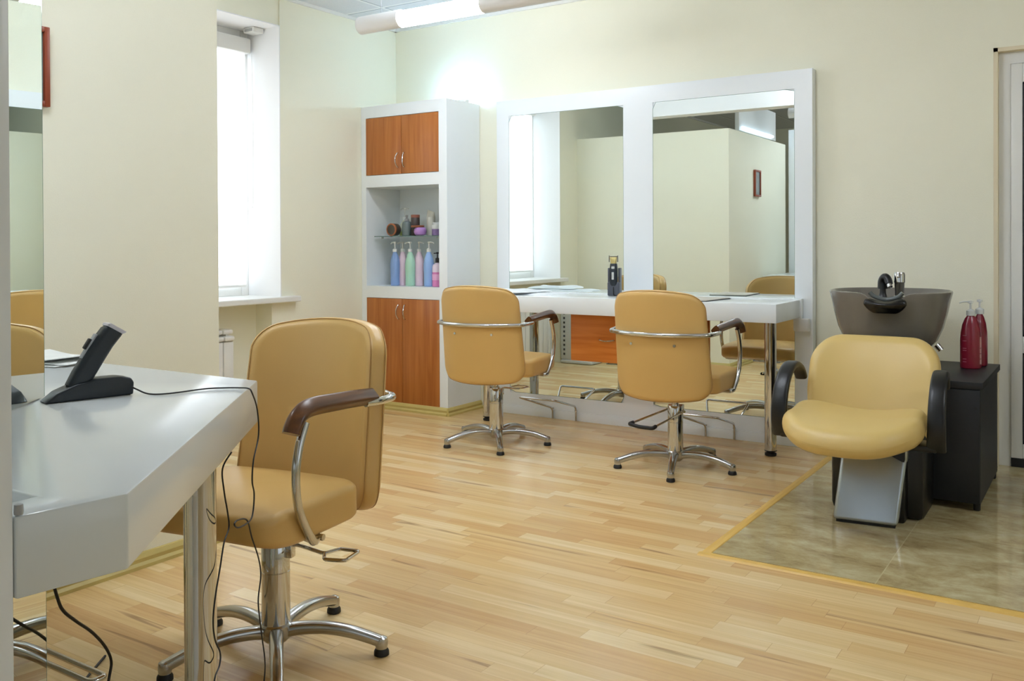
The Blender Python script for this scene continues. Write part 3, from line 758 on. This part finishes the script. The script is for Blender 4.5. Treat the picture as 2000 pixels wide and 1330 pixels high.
# magazine
t = thing('magazine', 'open magazine with dark edge lying on the right part of the worktop', 'magazine', (-1.93, 4.90, DZ1 + .0005), math.radians(-4))
obj('cover', B(-.12, .105, -.17, .15, 0, .0035, bev=.0008), 'seam', t)
obj('pages', B(-.119, .099, -.168, .148, .0037, .007, bev=.0008), mat('printed_pages', (206, 200, 186), .5, var=(14, .35)), t)

# ------------------------------------------------------------------ radiator, heater
t = thing('radiator', 'white ribbed radiator in the niche under the window', 'radiator', (XL - .075, 3.25, .0))
for i in range(12):
    y = .495 - i * .08 - .04
    bm = bmesh.new(); box(bm, -.045, .045, y - .037, y + .037, .10, .56, bev=.006)
    tube(bm, [(-.035, y - .037, .60), (-.035, y + .037, .60)], .001, 4) if False else None
    box(bm, -.04, .06, y - .037, y + .037, .565, .595, bev=.012); box(bm, -.045, .045, y - .037, y + .037, .605, .635, bev=.012)
    box(bm, -.03, .03, y - .01, y + .01, .55, .61)
    obj('radiator_section', bm, 'pvc', t)
for y in (.40, -.40):
    bm = bmesh.new(); tube(bm, [(-.02, y, .0), (-.02, y, .11)], .009, 10); obj('support', bm, 'pvc', t)
t = thing('heater', 'light grey slotted heater standing by the partition, seen in the left mirror', 'heater', (-4.26, 2.64, 0))
obj('body', B(-.185, .12, -.09, .09, .035, .62, bev=.015), 'ltgrey', t)
obj('foot', B(-.18, .17, -.11, .11, .003, .035, bev=.012), 'ltgrey', t)
for k in range(12): obj('vent_slot', B(-.150, -.132, .088, .0925, .08 + k * .043, .10 + k * .043), 'seam', t)

# ------------------------------------------------------------------ styling chairs
def styling_chair(loc, heading, label, phase, lever, grip=False):
    """local +Y is the front; phase = world angle of one base leg; lever = world angle the pump pedal points to"""
    t = thing('styling_chair', label, 'chair', loc, heading, 'styling chairs')
    # base
    bm = bmesh.new(); lathe(bm, [(.030, .035), (.040, .045), (.047, .065), (.046, .083), (.041, .088), (0, .088)], n=32); obj('hub', bm, 'alu', t)
    R0 = .300
    for k in range(5):
        a = phase - heading + k * 2 * PI / 5
        c, s = math.cos(a), math.sin(a)
        def P(r, z): return Vector((r * c, r * s, z))
        path = spline([P(.025, .064), P(.07, .073), (P(.14, .0755)), P(.21, .066), P(.27, .049), P(R0 + .004, .037)], 6)
        def sec(tt):
            wv = .021 - .005 * tt; hv = .0165 - .003 * tt
            pts = []
            for i in range(16):
                q = 2 * PI * i / 16; x, y = math.cos(q), math.sin(q)
                pts.append((wv * math.copysign(abs(x) ** .75, x), hv * math.copysign(abs(y) ** .75, y) - (.003 if y < 0 else 0)))
            return pts
        bm = bmesh.new(); sweep(bm, path, sec, up=(0, 0, 1))
        lathe(bm, [(.0165, .020), (.0175, .026), (.0185, .038), (.016, .048), (.008, .053), (0, .054)], R0 * c, R0 * s, 20)
        lg = obj('leg', bm, 'alu', t)
        bm = bmesh.new(); lathe(bm, [(.0185, 0), (.0215, .002), (.021, .012), (.018, .017), (.016, .021), (0, .021)], R0 * c, R0 * s, 24); obj('foot_glide', bm, 'rubber', lg)
    # column
    bm = bmesh.new(); lathe(bm, [(.0395, .086), (.0395, .2325), (.0385, .2335), (.0385, .2350), (.0395, .236), (.0395, .316), (.037, .320), (0, .320)], n=40)
    obj('column', bm, 'chrome', t)
    bm = bmesh.new(); lathe(bm, [(.019, .319), (.019, .326), (.0145, .329), (.0145, .375)], n=24); obj('piston', bm, 'chrome', t)
    # pump pedal
    la = lever - heading; c, s = math.cos(la), math.sin(la)
    def V(u, v, z): return (u * c - v * s, u * s + v * c, z)
    bm = bmesh.new()
    if grip:
        for s_ in (-1, 1): tube(bm, [V(-.010, s_ * .052, .292), V(.245, s_ * .072, .250)], .0052, 10)
        tube(bm, [V(-.004, -.058, .291), V(-.004, .058, .291)], .006, 10)
    else:
        tube(bm, fillet([V(.03, 0, .306), V(.07, 0, .312), V(.155, .0, .296), V(.180, .045, .297), V(.245, .035, .300), V(.245, -.045, .300), V(.180, -.045, .297), V(.155, -.0, .296)], .012, 4), .0052, 10)
    pd = obj('pump_pedal', bm, 'chrome', t)
    if grip:
        bm = bmesh.new(); tube(bm, fillet([V(.240, -.072, .251), V(.268, -.078, .246), V(.276, 0, .243), V(.268, .078, .246), V(.240, .072, .251)], .018, 5), .0095, 14); obj('rubber_grip', bm, 'rubber', pd)
    bm = bmesh.new(); bx = bmesh.new(); box(bx, .034, .058, -.012, .012, .275, .318, bev=.003)
    join(bm, bx, Matrix.Rotation(la + (PI if grip else 0), 4, 'Z')); obj('pedal_bracket', bm, 'chrome', pd)
    # seat plate
    bm = bmesh.new(); box(bm, -.09, .09, -.10, .12, .372, .392, bev=.004)
    for sx in (-1, 1): tube(bm, [(sx * .08, .12, .392), (sx * .248, .12, .392)], .0085, 10)
    obj('seat_plate', bm, 'chrome', t)
    # seat
    def wseat(p, q, h):
        y = .134 + q; x = p * (1 - .03 * (q / .22))
        k = max(0, (q - .05) / .16)
        return (x, y + (.006 * (1 - (p / .24) ** 2) if q > .1 else 0), .452 + h + (.030 * k * k if h < 0 else -.008 * k * k) - .006 * (p / .24) ** 2)
    bm = bmesh.new(); pillow(bm, .243, .206, .055, .100, .022, wseat, 96, dome=.010, dome2=.002)
    st = obj('seat', bm, 'leather', t)
    out = rrect(.243 - .004, .206 - .004, .055, 96)
    bm = bmesh.new(); tube(bm, [wseat(p, q, .100 / 2 - .0125) for p, q in out], .0016, 6, closed=True); obj('seat_seam', bm, 'stitch', st)
    # backrest: curved in plan, slightly reclined
    ZMID, HB = .657, .266
    def wback(p, q, h):
        # p across, q up, h toward the front
        a = p / .245; v = q / HB
        z = ZMID + q
        if v > 0: z -= .036 * abs(a) ** 2.2 * v           # crowned top
        else: z -= (.022 * (1 - abs(a) ** 2)) * (-v)       # sagging bottom
        wd = 1 + .03 * (-v)
        th = a * .95
        Rr = .30
        ang = th * .74
        x = math.sin(ang) * .238 / math.sin(.703) * wd
        y0 = -.258 + (1 - math.cos(ang)) * .47
        lean = -.070 * (z - .64) / .47
        n = Vector((-math.sin(ang), math.cos(ang), .06)).normalized()
        return Vector((x, y0 + lean, z)) + n * h
    bm = bmesh.new(); pillow(bm, .243, HB, .068, .066, .026, wback, 120, dome=.004, dome2=.004)
    bk = obj('backrest', bm, 'leather', t)
    for hh, ins in ((.0225, .005), (-.0225, .005)):
        out = rrect(.243 - ins + .002, HB - ins + .002, .068, 120)
        bm = bmesh.new(); tube(bm, [wback(p, q, hh) for p, q in out], .0014, 6, closed=True); obj('back_seam', bm, 'stitch', bk)
    for sx in (-1, 1):
        p = wback(sx * .10, .0, -.0375); bm = bmesh.new(); tube(bm, [p + Vector((0, .004, 0)), p + Vector((0, -.004, 0))], .007, 12); obj('screw', bm, 'chrome', bk)
    # chrome tube that runs round the back and into both arms
    pts = [(-.262, -.06, .712), (-.272, -.11, .711)]
    for i in range(17):
        v_ = wback(-.236 + .472 * i / 16, .052, -.0505); pts.append((v_.x, v_.y, .707))
    pts += [(.272, -.11, .711), (.262, -.06, .712)]
    bm = bmesh.new(); tube(bm, spline(pts, 3), .0115, 16); obj('back_rail', bm, 'chrome', t)
    for sx in (-1, 1):
        # bowed chrome arm post
        pts = spline([(sx * .255, .205, .705), (sx * .256, .232, .65), (sx * .256, .246, .58), (sx * .255, .235, .50), (sx * .252, .195, .43), (sx * .248, .165, .395)], 6)
        bm = bmesh.new(); tube(bm, pts + [Vector((sx * .245, .150, .392)), Vector((sx * .19, .13, .392))], .0112, 16); obj('arm_post', bm, 'chrome', t)
        # walnut armrest
        pts = spline([(sx * .256, -.105, .724), (sx * .256, -.02, .731), (sx * .256, .08, .737), (sx * .256, .16, .741), (sx * .256, .205, .738), (sx * .256, .237, .725), (sx * .256, .256, .704), (sx * .256, .264, .688)], 5)
        def asec(tt):
            wv = .0215; hv = .0165 + .004 * tt
            o_ = []
            for i in range(24):
                q = 2 * PI * i / 24; x, y = math.cos(q), math.sin(q)
                o_.append((wv * math.copysign(abs(x) ** .5, x), hv * math.copysign(abs(y) ** .5, y)))
            return o_
        bm = bmesh.new(); sweep(bm, pts, asec, up=(sx * 0 + 1, 0, 0) if False else None); obj('armrest', bm, 'walnut', t)
    return t
styling_chair((-1.970, 1.780, 0), math.radians(189.7), 'tan styling chair nearest the camera, facing the near white desk', math.radians(30.1), math.radians(15))
styling_chair((-2.970, 4.352, 0), math.radians(7.2), 'tan styling chair seen from behind, beside the tall cabinet', math.radians(20.4 + 72 * 3), math.radians(84))
styling_chair((-1.872, 4.374, 0), math.radians(0), 'tan styling chair seen from behind, nearest the hair washing basin, with black rubber pedal', math.radians(.7), math.radians(254), grip=True)

# ------------------------------------------------------------------ wash unit
WH = math.radians(180.5)
def turn(o, cx, cy, deg):
    o.data.transform(Matrix.Translation((cx, cy, 0)) @ Matrix.Rotation(math.radians(deg), 4, 'Z') @ Matrix.Translation((-cx, -cy, 0)))
    return o
t = thing('hair_washing_unit', 'tan hair washing chair with black arms and grey ceramic basin on the tiled floor', 'washing chair', (-.872, 4.05, .0035), WH)
# local: +Y front
def wws(p, q, h):
    y = .20 + q; e = p / .27
    z = .398 + h - .014 + (.030 + .05 * max(0, -q / .24)) * abs(e) ** 2.4
    k = max(0, (q - .06) / .20); z -= .035 * k * k
    if h < 0: z += .02 * k
    y += .055 * (1 - e * e) * max(0, min(1, (q + .1) / .3))
    return (p * (1 - .05 * max(0, -q / .25)), y, z)
bm = bmesh.new(); pillow(bm, .265, .240, .17, .115, .052, wws, 100, dome=.004, dome2=.0); obj('seat', bm, 'leather2', t)
def wwb(p, q, h):
    e = p / .27; v = q / .235; z = .492 + q
    y = -.10 - .14 * (z - .33) / .4 + .050 * abs(e) ** 2.5 - .03 * max(0, v) ** 2
    wx = p * (1 - .10 * max(0, -v))
    n = Vector((-.22 * e * abs(e), .95, .22)).normalized()
    return Vector((wx, y, z)) + n * h
bm = bmesh.new(); pillow(bm, .270, .235, .125, .085, .038, wwb, 100, dome=.002, dome2=.002); obj('backrest', bm, 'leather2', t)
for sx in (-1, 1):
    pts = spline([(sx * .300, .18, .335), (sx * .304, .205, .40), (sx * .304, .19, .50), (sx * .302, .13, .580), (sx * .298, .045, .615), (sx * .294, -.04, .592), (sx * .290, -.085, .545)], 7)
    def asec(tt):
        wv, hv = .032, .016
        return [((wv if False else wv) * math.copysign(abs(math.cos(2 * PI * i / 24)) ** .6, math.cos(2 * PI * i / 24)), hv * math.copysign(abs(math.sin(2 * PI * i / 24)) ** .6, math.sin(2 * PI * i / 24))) for i in range(24)]
    bm = bmesh.new()
    # keep the band flat across the body
    P_ = [Vector(p) for p in pts]; b2 = bmesh.new(); rings = []
    for i, p in enumerate(P_):
        T = (P_[min(i + 1, len(P_) - 1)] - P_[max(i - 1, 0)]).normalized()
        s_ = Vector((1, 0, 0)); s_ = (s_ - T * s_.dot(T)).normalized(); u_ = s_.cross(T)
        wv = .036 - .010 * i / len(P_); hv = .015
        rings.append([b2.verts.new(p + s_ * wv * math.copysign(abs(math.cos(2 * PI * k / 24)) ** .6, math.cos(2 * PI * k / 24)) + u_ * hv * math.copysign(abs(math.sin(2 * PI * k / 24)) ** .6, math.sin(2 * PI * k / 24))) for k in range(24)])
    for A, Bq in zip(rings, rings[1:]):
        for k in range(24): b2.faces.new((A[k], A[(k + 1) % 24], Bq[(k + 1) % 24], Bq[k]))
    b2.faces.new(rings[0][::-1]); b2.faces.new(rings[-1]); bmesh.ops.recalc_face_normals(b2, faces=b2.faces); join(bm, b2)
    obj('armrest', bm, 'blackpl', t)
    obj('arm_bracket', B(min(sx * .16, sx * .305), max(sx * .16, sx * .305), .08, .20, .325, .352, bev=.008), 'blackpl', t)
# silver front shell
def shellplate(bm):
    b2 = bmesh.new()
    # leaning front plate with folded side flanges
    pr_ = [(-.155, .195, .012), (.092, .195, .012), (.062, .09, .330), (-.185, .09, .280)]
    vs = [b2.verts.new(p) for p in pr_]
    bk_ = [b2.verts.new(Vector(p) + Vector((0, -.10, 0))) for p in pr_]
    b2.faces.new(vs); b2.faces.new(bk_[::-1])
    for i in range(4):
        j = (i + 1) % 4; b2.faces.new((vs[j], vs[i], bk_[i], bk_[j]))
    bmesh.ops.recalc_face_normals(b2, faces=b2.faces)
    bmesh.ops.bevel(b2, geom=[e for e in b2.edges], offset=.016, segments=4, profile=.5, affect='EDGES')
    join(bm, b2)
bm = bmesh.new(); shellplate(bm); turn(obj('front_shell', bm, 'silver_paint', t), 0, .15, 6)
bm = bmesh.new(); box(bm, -.145, .08, .06, .178, 0, .012); turn(obj('base_gasket', bm, 'rubber', t), 0, .15, 6)
bm = bmesh.new()
prism(bm, [(-.170, .085), (.03, .085), (.03, -.1), (-.17, -.1)], .0, .36, bev=.01); obj('pedestal', bm, 'blackpl', t)
bm = bmesh.new(); box(bm, -.235, .14, -.225, .02, .0, .36, bev=.03); box(bm, -.13, .13, -.5, -.1, 0, .05, bev=.02); box(bm, -.09, .09, -.60, -.42, .03, .68, bev=.03); obj('rear_stand', bm, 'blackpl', t)
bm = bmesh.new(); prism(bm, [(-.18, .075), (.05, .075), (.06, -.05), (-.17, -.05)], .25, .345, bev=.008); obj('seat_support', bm, 'silver_paint', t)
# basin
def basin():
    bm = bmesh.new(); N = 96
    cyb, zr = -.70, .935; DZ = -.022
    # (z, a, b, dy)
    outer = [(.60, .070, .07, 0), (.62, .120, .11, .0), (.655, .172, .155, .01), (.70, .212, .195, .015), (.76, .238, .226, .012), (.83, .256, .250, .005), (.89, .268, .268, 0), (.925, .277, .280, 0), (.932, .276, .279, 0)]
    inner = [(.934, .270, .272, 0), (.925, .262, .264, 0), (.87, .245, .245, 0), (.80, .215, .21, .01), (.75, .17, .16, .01), (.735, .10, .09, .01)]
    rings = []
    for (z, a, b_, dy) in outer + inner:
        ring = []
        for i in range(N):
            th = 2 * PI * i / N; c, s = math.cos(th), math.sin(th)
            x = a * math.copysign(abs(c) ** .82, c); y = b_ * math.copysign(abs(s) ** .82, s)
            zz = z
            if y > 0 and z > .80:
                k = 1 / (1 + (abs(x) / .072) ** 6)
                zz = z - k * (.052) * (z - .80) / .132
            # front flatter
            if y > 0: y *= .90
            ring.append(bm.verts.new((x, cyb + dy + y, zz + DZ)))
        rings.append(ring)
    for A, Bq in zip(rings, rings[1:]):
        for i in range(N): bm.faces.new((A[i], A[(i + 1) % N], Bq[(i + 1) % N], Bq[i]))
    bm.faces.new(rings[0][::-1]); bm.faces.new(rings[-1])
    bmesh.ops.recalc_face_normals(bm, faces=bm.faces)
    return bm
bs = turn(obj('basin', basin(), 'ceramic', t), -.06, -.40, 5)
# neck rest: black crescent lying over the notch
def wneck(p, q, h):
    y = -.447 + .02 - .10 * (p / .10) ** 2 * .12
    # hanging lip : q up, h outwards
    z = .850 + q
    if q > 0: z = .850 + q * (.35 + .65 * (abs(p) / .095) ** 2)
    out = .016 * (1 - (q / .045) ** 2)
    return Vector((p * (1 - .25 * max(0, -q / .045)), y + h + out, z + .008))
bm = bmesh.new(); pillow(bm, .094, .042, .040, .026, .012, wneck, 72, dome=.010, dome2=0); obj('neck_rest', bm, mat('black_gel', (12, 12, 13), .18), t)
bm = bmesh.new(); tube(bm, spline([(-.072, -.452, .912), (-.05, -.452, .892), (0, -.455, .880), (.05, -.452, .892), (.072, -.452, .912)], 6), .010, 12); obj('neck_cushion', bm, mat('grey_gel', (90, 96, 96), .2), t)
# mixer and shower head (bolted to the bowl)
bm = bmesh.new(); lathe(bm, [(.026, .870), (.027, .885), (.021, .889), (.023, .950), (.026, .954), (.026, .990), (.022, 1.001), (0, 1.003)], -.022, -.66, 28)
box(bm, -.030, -.014, -.70, -.63, .975, .986, bev=.003); obj('mixer_tap', bm, 'chrome', t)
bm = bmesh.new(); lathe(bm, [(.024, .868), (.026, .874), (.020, .882), (.015, .90), (.0145, .93)], .052, -.65, 24)
tube(bm, spline([(.052, -.65, .92), (.052, -.65, .955), (.040, -.64, .975), (.026, -.63, .965), (.018, -.62, .945)], 6), lambda q: .024 - .006 * q, 18)
obj('shower_head', bm, 'blackpl', t)
bm = bmesh.new(); tube(bm, [(.020, -.622, .950), (.012, -.612, .930)], .0125, 18); obj('spray_nozzle', bm, 'chrome', t)
bm = bmesh.new(); tube(bm, [(-.185, -.66, .66), (-.205, -.66, .635)], .015, 14); obj('drain_joint', bm, 'chrome', t)

# ------------------------------------------------------------------ black side cabinet and red bottles
t = thing('side_cabinet', 'small black cabinet on the tiles beside the washing chair', 'cabinet', (-.60, 4.31, .0035))
bm = bmesh.new(); box(bm, -.135, .135, .012, .70, .03, .52); obj('body', bm, 'blackcab', t, smooth=False)
bm = bmesh.new(); box(bm, -.143, .146, 0, .712, .521, .549, bev=.001); obj('top_board', bm, 'blackcab', t)
obj('cabinet_door', B(-.134, .134, .0, .011, .035, .515, bev=.001), 'blackcab', t)
for x, y in ((-.12, .03), (.12, .03), (-.12, .66), (.12, .66)):
    bm = bmesh.new(); lathe(bm, [(.012, 0), (.014, .004), (.014, .029)], x, y, 16); obj('foot', bm, 'rubber', t)
for z in (.44, .07):
    bm = bmesh.new(); tube(bm, [(.12, -.001, z), (.12, .004, z)], .006, 10); obj('screw_cap', bm, 'rubber', t)
M['red'] = mat('crimson_bottle_plastic', (126, 7, 38), .28, coat=.3, var=(5, .05))
def red_bottle(loc, label, rz):
    t = thing('shampoo_bottle', label, 'bottle', loc, rz, 'red pump bottles on the black cabinet')
    b_ = bmesh.new(); r = .047
    lathe(b_, [(r * .86, 0), (r * .98, .004), (r, .014), (r, .13), (r * .95, .165), (r * .80, .205), (r * .55, .235), (r * .36, .247), (r * .34, .252)], sx=1, sy=.72, n=40); obj('bottle_body', b_, 'red', t)
    b_ = bmesh.new(); lathe(b_, [(.0185, .249), (.019, .253), (.019, .272), (.008, .278), (.0045, .28), (.0045, .305), (.012, .307), (.012, .318), (0, .320)], n=22)
    tube(b_, spline([(0, 0, .313), (-.03, 0, .314), (-.05, 0, .309)], 5), .0035, 8); obj('pump', b_, 'clearpl', t)
    b_ = bmesh.new()
    for k, zz in enumerate((.02, .045, .07, .095)):
        for i in range(6):
            a = -1.05 + i * .045
            pass
    # pale label strip, wrapped on the side of the bottle
    b2 = bmesh.new(); prev = None
    for zz0, zz1 in ((.022, .045), (.048, .070), (.073, .096), (.099, .150)):
        prev = None
        for i in range(5):
            a = math.radians(-48 + i * 5.0)
            x, y = (r + .0006) * math.cos(a), (r + .0006) * .72 * math.sin(a)
            cur = (b2.verts.new((x, y, zz0)), b2.verts.new((x, y, zz1)))
            if prev: b2.faces.new((prev[0], cur[0], cur[1], prev[1]))
            prev = cur
    join(b_, b2); obj('label_strip', b_, mat('pale_label_print', (196, 150, 150), .5, var=(90, .3)), t)
    # fine print lines on the other side
    fp = mat('pale_fine_print', (186, 120, 130), .5)
    for zz in (.155, .13, .095, .085, .045, .032):
        b_ = bmesh.new(); b2 = bmesh.new(); prev = None
        for i in range(5):
            a = math.radians(-150 + i * 6.0)
            x, y = (r + .0006) * math.cos(a), (r + .0006) * .72 * math.sin(a)
            cur = (b2.verts.new((x, y, zz)), b2.verts.new((x, y, zz + .0025)))
            if prev: b2.faces.new((prev[0], cur[0], cur[1], prev[1]))
            prev = cur
        join(b_, b2); obj('print_line', b_, fp, t)
red_bottle((-.556, 4.79, .553), 'crimson pump bottle on the black cabinet, the nearer of two', math.radians(25))
red_bottle((-.532, 4.92, .553), 'crimson pump bottle on the black cabinet, behind the other', math.radians(-95))

# ------------------------------------------------------------------ near styling station
dd_ = Vector((-.643, .766, 0)); nn_ = Vector((.766, .643, 0))
t = thing('near_desk', 'large white angular desk in the near left corner', 'desk', (-1.7, 1.0, 0))
poly = [(-1.083, .578), (-1.063, .712), (-1.686, 1.471), (PX + .022, 1.465), (PX + .022, .640), (-1.15, .640), (-1.15, .578)]
bm = bmesh.new(); prism(bm, [(x + 1.7, y - 1.0) for x, y in poly], .731, .83, bev=.0035); obj('tabletop', bm, 'desk', t)
leg(t, -1.53, 1.185, .0318, .7315, -1.7, 1.0)
leg(t, -2.75, 1.30, .0318, .7315, -1.7, 1.0)
# white end panel of the station
t = thing('end_panel', 'tall white panel at the left edge of the picture', 'panel', (-1.9, .606, 0))
obj('panel', B(-.98, .8145, -.061, -.0295, 0, 2.35, bev=.002), 'white', t)
bm = bmesh.new(); bx = bmesh.new(); lathe(bx, [(.0, -.0035), (.005, -.003), (.0055, 0), (.005, .009), (0, .011)], n=16); join(bm, bx, Matrix.Translation((.8155, -.0235, .8345)))
obj('bumper', bm, 'grey', t)
# the tall near mirror, above and below the desk
t = thing('near_mirror', 'tall frameless mirror with green glass edge standing on the near desk', 'mirror', (-1.882, 1.067, 0), math.atan2(dd_.y, dd_.x))
# local x runs along the mirror; 0 is its free edge, room side is -Y
for z0, z1, x0 in ((.8325, 2.33, -.60), (.05, .7285, -.60)):
    g_ = obj('mirror_glass', B(x0, 0, .0, .0045, z0, z1), 'mirror', t, smooth=False)
    obj('glass_edge', B(.0002, .0022, .0, .0050, z0, z1), 'mirror_edge', g_)
    obj('backing', B(x0, -.001, .005, .020, z0, z1), 'seam', g_)
# framed picture on the partition
t = thing('picture_frame', 'red-brown picture frame on the partition wall behind the near mirror', 'picture', (PX + .001, 1.43, 1.60))
bm = bmesh.new()
H_ = .258
for a in ((.06, .078, 0, H_), (.212, .230, 0, H_), (.078, .212, 0, .018), (.078, .212, H_ - .018, H_)): box(bm, 0, .022, a[0], a[1], a[2], a[3], bev=.002)
obj('frame', bm, 'redframe', t); obj('print', B(0.001, .012, .079, .211, .019, H_ - .019), 'art', t)
# near chair footrest bars behind the mirror edge
t = thing('footrest', 'flat chrome footrest loop on the floor behind the near mirror', 'footrest', (-2.32, 1.29, 0), 0, 'chrome footrests')
bm = bmesh.new(); tube(bm, fillet([(-.20, .02, .002), (-.20, .02, .10), (.27, .02, .10), (.27, -.02, .10), (-.20, -.02, .10), (-.20, -.02, .002)], .015, 5), .0075, 12); obj('rod', bm, 'chrome', t)

# cordless clipper in its flat charger
u_ = Vector((.23, .973, 0)).normalized(); ang = math.atan2(u_.y, u_.x)
t = thing('cordless_clipper', 'black cordless trimmer leaning in its low charging stand on the near desk', 'clipper', (-1.797, 1.020, .8305), ang)
def sideprism(bm, prof, w0, w1, bev):
    b2 = bmesh.new(); vs = [b2.verts.new((x, w0, z)) for x, z in prof]; f = b2.faces.new(vs)
    r_ = bmesh.ops.extrude_face_region(b2, geom=[f])
    for v in r_['geom']:
        if isinstance(v, bmesh.types.BMVert): v.co.y = w1
    bmesh.ops.recalc_face_normals(b2, faces=b2.faces)
    if bev: bmesh.ops.bevel(b2, geom=list(b2.edges), offset=bev, segments=3, profile=.5, affect='EDGES')
    join(bm, b2)
bm = bmesh.new(); sideprism(bm, [(0, 0), (.176, 0), (.178, .026), (.172, .036), (.150, .041), (.10, .041), (.06, .033), (.025, .020)], -.002, .044, .004); obj('charging_stand', bm, 'bluegrey', t)
# tilted body: loft along its own axis
bm = bmesh.new(); bx = bmesh.new()
loftbox(bx, [(0, 0, 0, .019, .015, .010), (0, 0, .03, .021, .018, .012), (0, 0, .08, .021, .019, .013), (.001, 0, .110, .0205, .018, .012), (.004, 0, .136, .020, .019, .010), (.006, 0, .142, .018, .018, .008)])
mt = Matrix.Translation((.062, .021, .022)) @ Matrix.Rotation(math.radians(32), 4, 'Y')
join(bm, bx, mt); bo = obj('trimmer_body', bm, 'bluegrey', t)
bm = bmesh.new(); bx = bmesh.new(); loftbox(bx, [(.006, 0, .142, .019, .018, .006), (.008, 0, .147, .021, .019, .004), (.010, 0, .150, .020, .018, .004)]); join(bm, bx, mt @ Matrix.Translation((-.002, 0, 0))); obj('cutting_head', bm, mat('pale_blade', (205, 200, 205), .35), t)
bm = bmesh.new(); bx = bmesh.new(); box(bx, -.0235, -.018, -.008, .008, .060, .118, bev=.002); join(bm, bx, mt); obj('side_trim', bm, 'grey', bo)
bm = bmesh.new(); bx = bmesh.new(); box(bx, -.029, -.021, -.006, .006, .080, .104, bev=.002); join(bm, bx, mt); obj('switch', bm, 'rubber', bo)
# cords
def cord(label, pts, r, n=7):
    bm = bmesh.new(); tube(bm, spline(pts, n), r, 8)
    return tag(obj('power_cord', bm, 'rubber'), label, 'cord')
A = [(-1.752, 1.184, .848), (-1.745, 1.192, .842), (-1.722, 1.205, .8325), (-1.689, 1.231, .8325), (-1.675, 1.313, .8325), (-1.648, 1.346, .8325), (-1.621, 1.363, .8325), (-1.590, 1.362, .8335), (-1.577, 1.361, .824)]
A2 = [(-1.603, 1.397, .781), (-1.616, 1.412, .72), (-1.570, 1.357, .678), (-1.556, 1.341, .639), (-1.572, 1.360, .605), (-1.563, 1.349, .57), (-1.533, 1.314, .563), (-1.459, 1.223, .585), (-1.428, 1.186, .606), (-1.452, 1.215, .603), (-1.519, 1.295, .571), (-1.592, 1.370, .502), (-1.640, 1.430, .431), (-1.655, 1.45, .381), (-1.63, 1.42, .335), (-1.655, 1.45, .252), (-1.70, 1.50, .123), (-1.68, 1.45, .02), (-1.66, 1.38, .004), (-1.68, 1.30, .004)]
cord('thin black cord running from the trimmer stand over the desk edge with a small loop', A + A2, .0017)
Bp = [(-1.50, 1.24, .728), (-1.516, 1.23, .694), (-1.525, 1.241, .643), (-1.549, 1.269, .59), (-1.555, 1.277, .555), (-1.519, 1.235, .541), (-1.495, 1.205, .502), (-1.462, 1.166, .46), (-1.449, 1.151, .423), (-1.46, 1.164, .381), (-1.491, 1.201, .334), (-1.484, 1.193, .313), (-1.453, 1.155, .300), (-1.44, 1.14, .2), (-1.44, 1.13, .06), (-1.46, 1.10, .006), (-1.55, 1.0, .004)]
cord('thin black cord hanging straight down beside the chrome leg of the near desk', Bp, .0017)
Cp = [(-1.76, 1.01, .50), (-1.783, 1.036, .433), (-1.804, 1.061, .396), (-1.851, 1.117, .345), (-1.913, 1.19, .282), (-1.969, 1.256, .213), (-1.997, 1.29, .159), (-1.987, 1.278, .125), (-1.956, 1.241, .07), (-1.93, 1.2, .01), (-1.95, 1.1, .005)]
cord('thicker black cord curving down under the near desk at the lower left', [(-1.74, .99, .728), (-1.75, 1.0, .6)] + Cp, .0034)
cord('dark cord lying on the floor beside the near mirror foot', [(-2.35, 1.5, .004), (-2.20, 1.30, .005), (-2.12, 1.19, .005), (-2.05, 1.1, .005), (-2.06, 1.0, .005)], .0034)
# papers behind the mirror edge
pl = ((0, 0, 0, 'white printed leaflet at the bottom of the pile on the near desk'), (.012, .010, .10, 'white printed leaflet in the middle of the pile on the near desk'), (-.008, .016, -.14, 'curled white leaflet on top of the pile on the near desk'))
for i, (dx, dy, rz, lb) in enumerate(pl):
    bm = bmesh.new(); nx, ny = 14, 8; b2 = bm
    g = [[b2.verts.new((-.105 + .21 * a / nx, -.074 + .148 * b_ / ny, .0002 + .012 * i / 2 * abs(math.sin(2.2 * a / nx + i)) ** 2)) for b_ in range(ny + 1)] for a in range(nx + 1)]
    for a in range(nx):
        for b_ in range(ny): b2.faces.new((g[a][b_], g[a + 1][b_], g[a + 1][b_ + 1], g[a][b_ + 1]))
    bmesh.ops.recalc_face_normals(bm, faces=bm.faces)
    bmesh.ops.solidify(bm, geom=list(bm.faces), thickness=.0022)
    bmesh.ops.recalc_face_normals(bm, faces=bm.faces)
    o = obj('leaflet', bm, mat('printed_leaflet_%s' % ('plain', 'lined', 'drawn')[i], (228, 230, 226), .7, var=(22, .10)))
    o.location = (-2.43 + dx, 1.385 + dy, .834 + .0035 * i); o.rotation_euler = (0, 0, .25 + rz)
    tag(o, lb, 'leaflet', 'leaflets on the near desk')
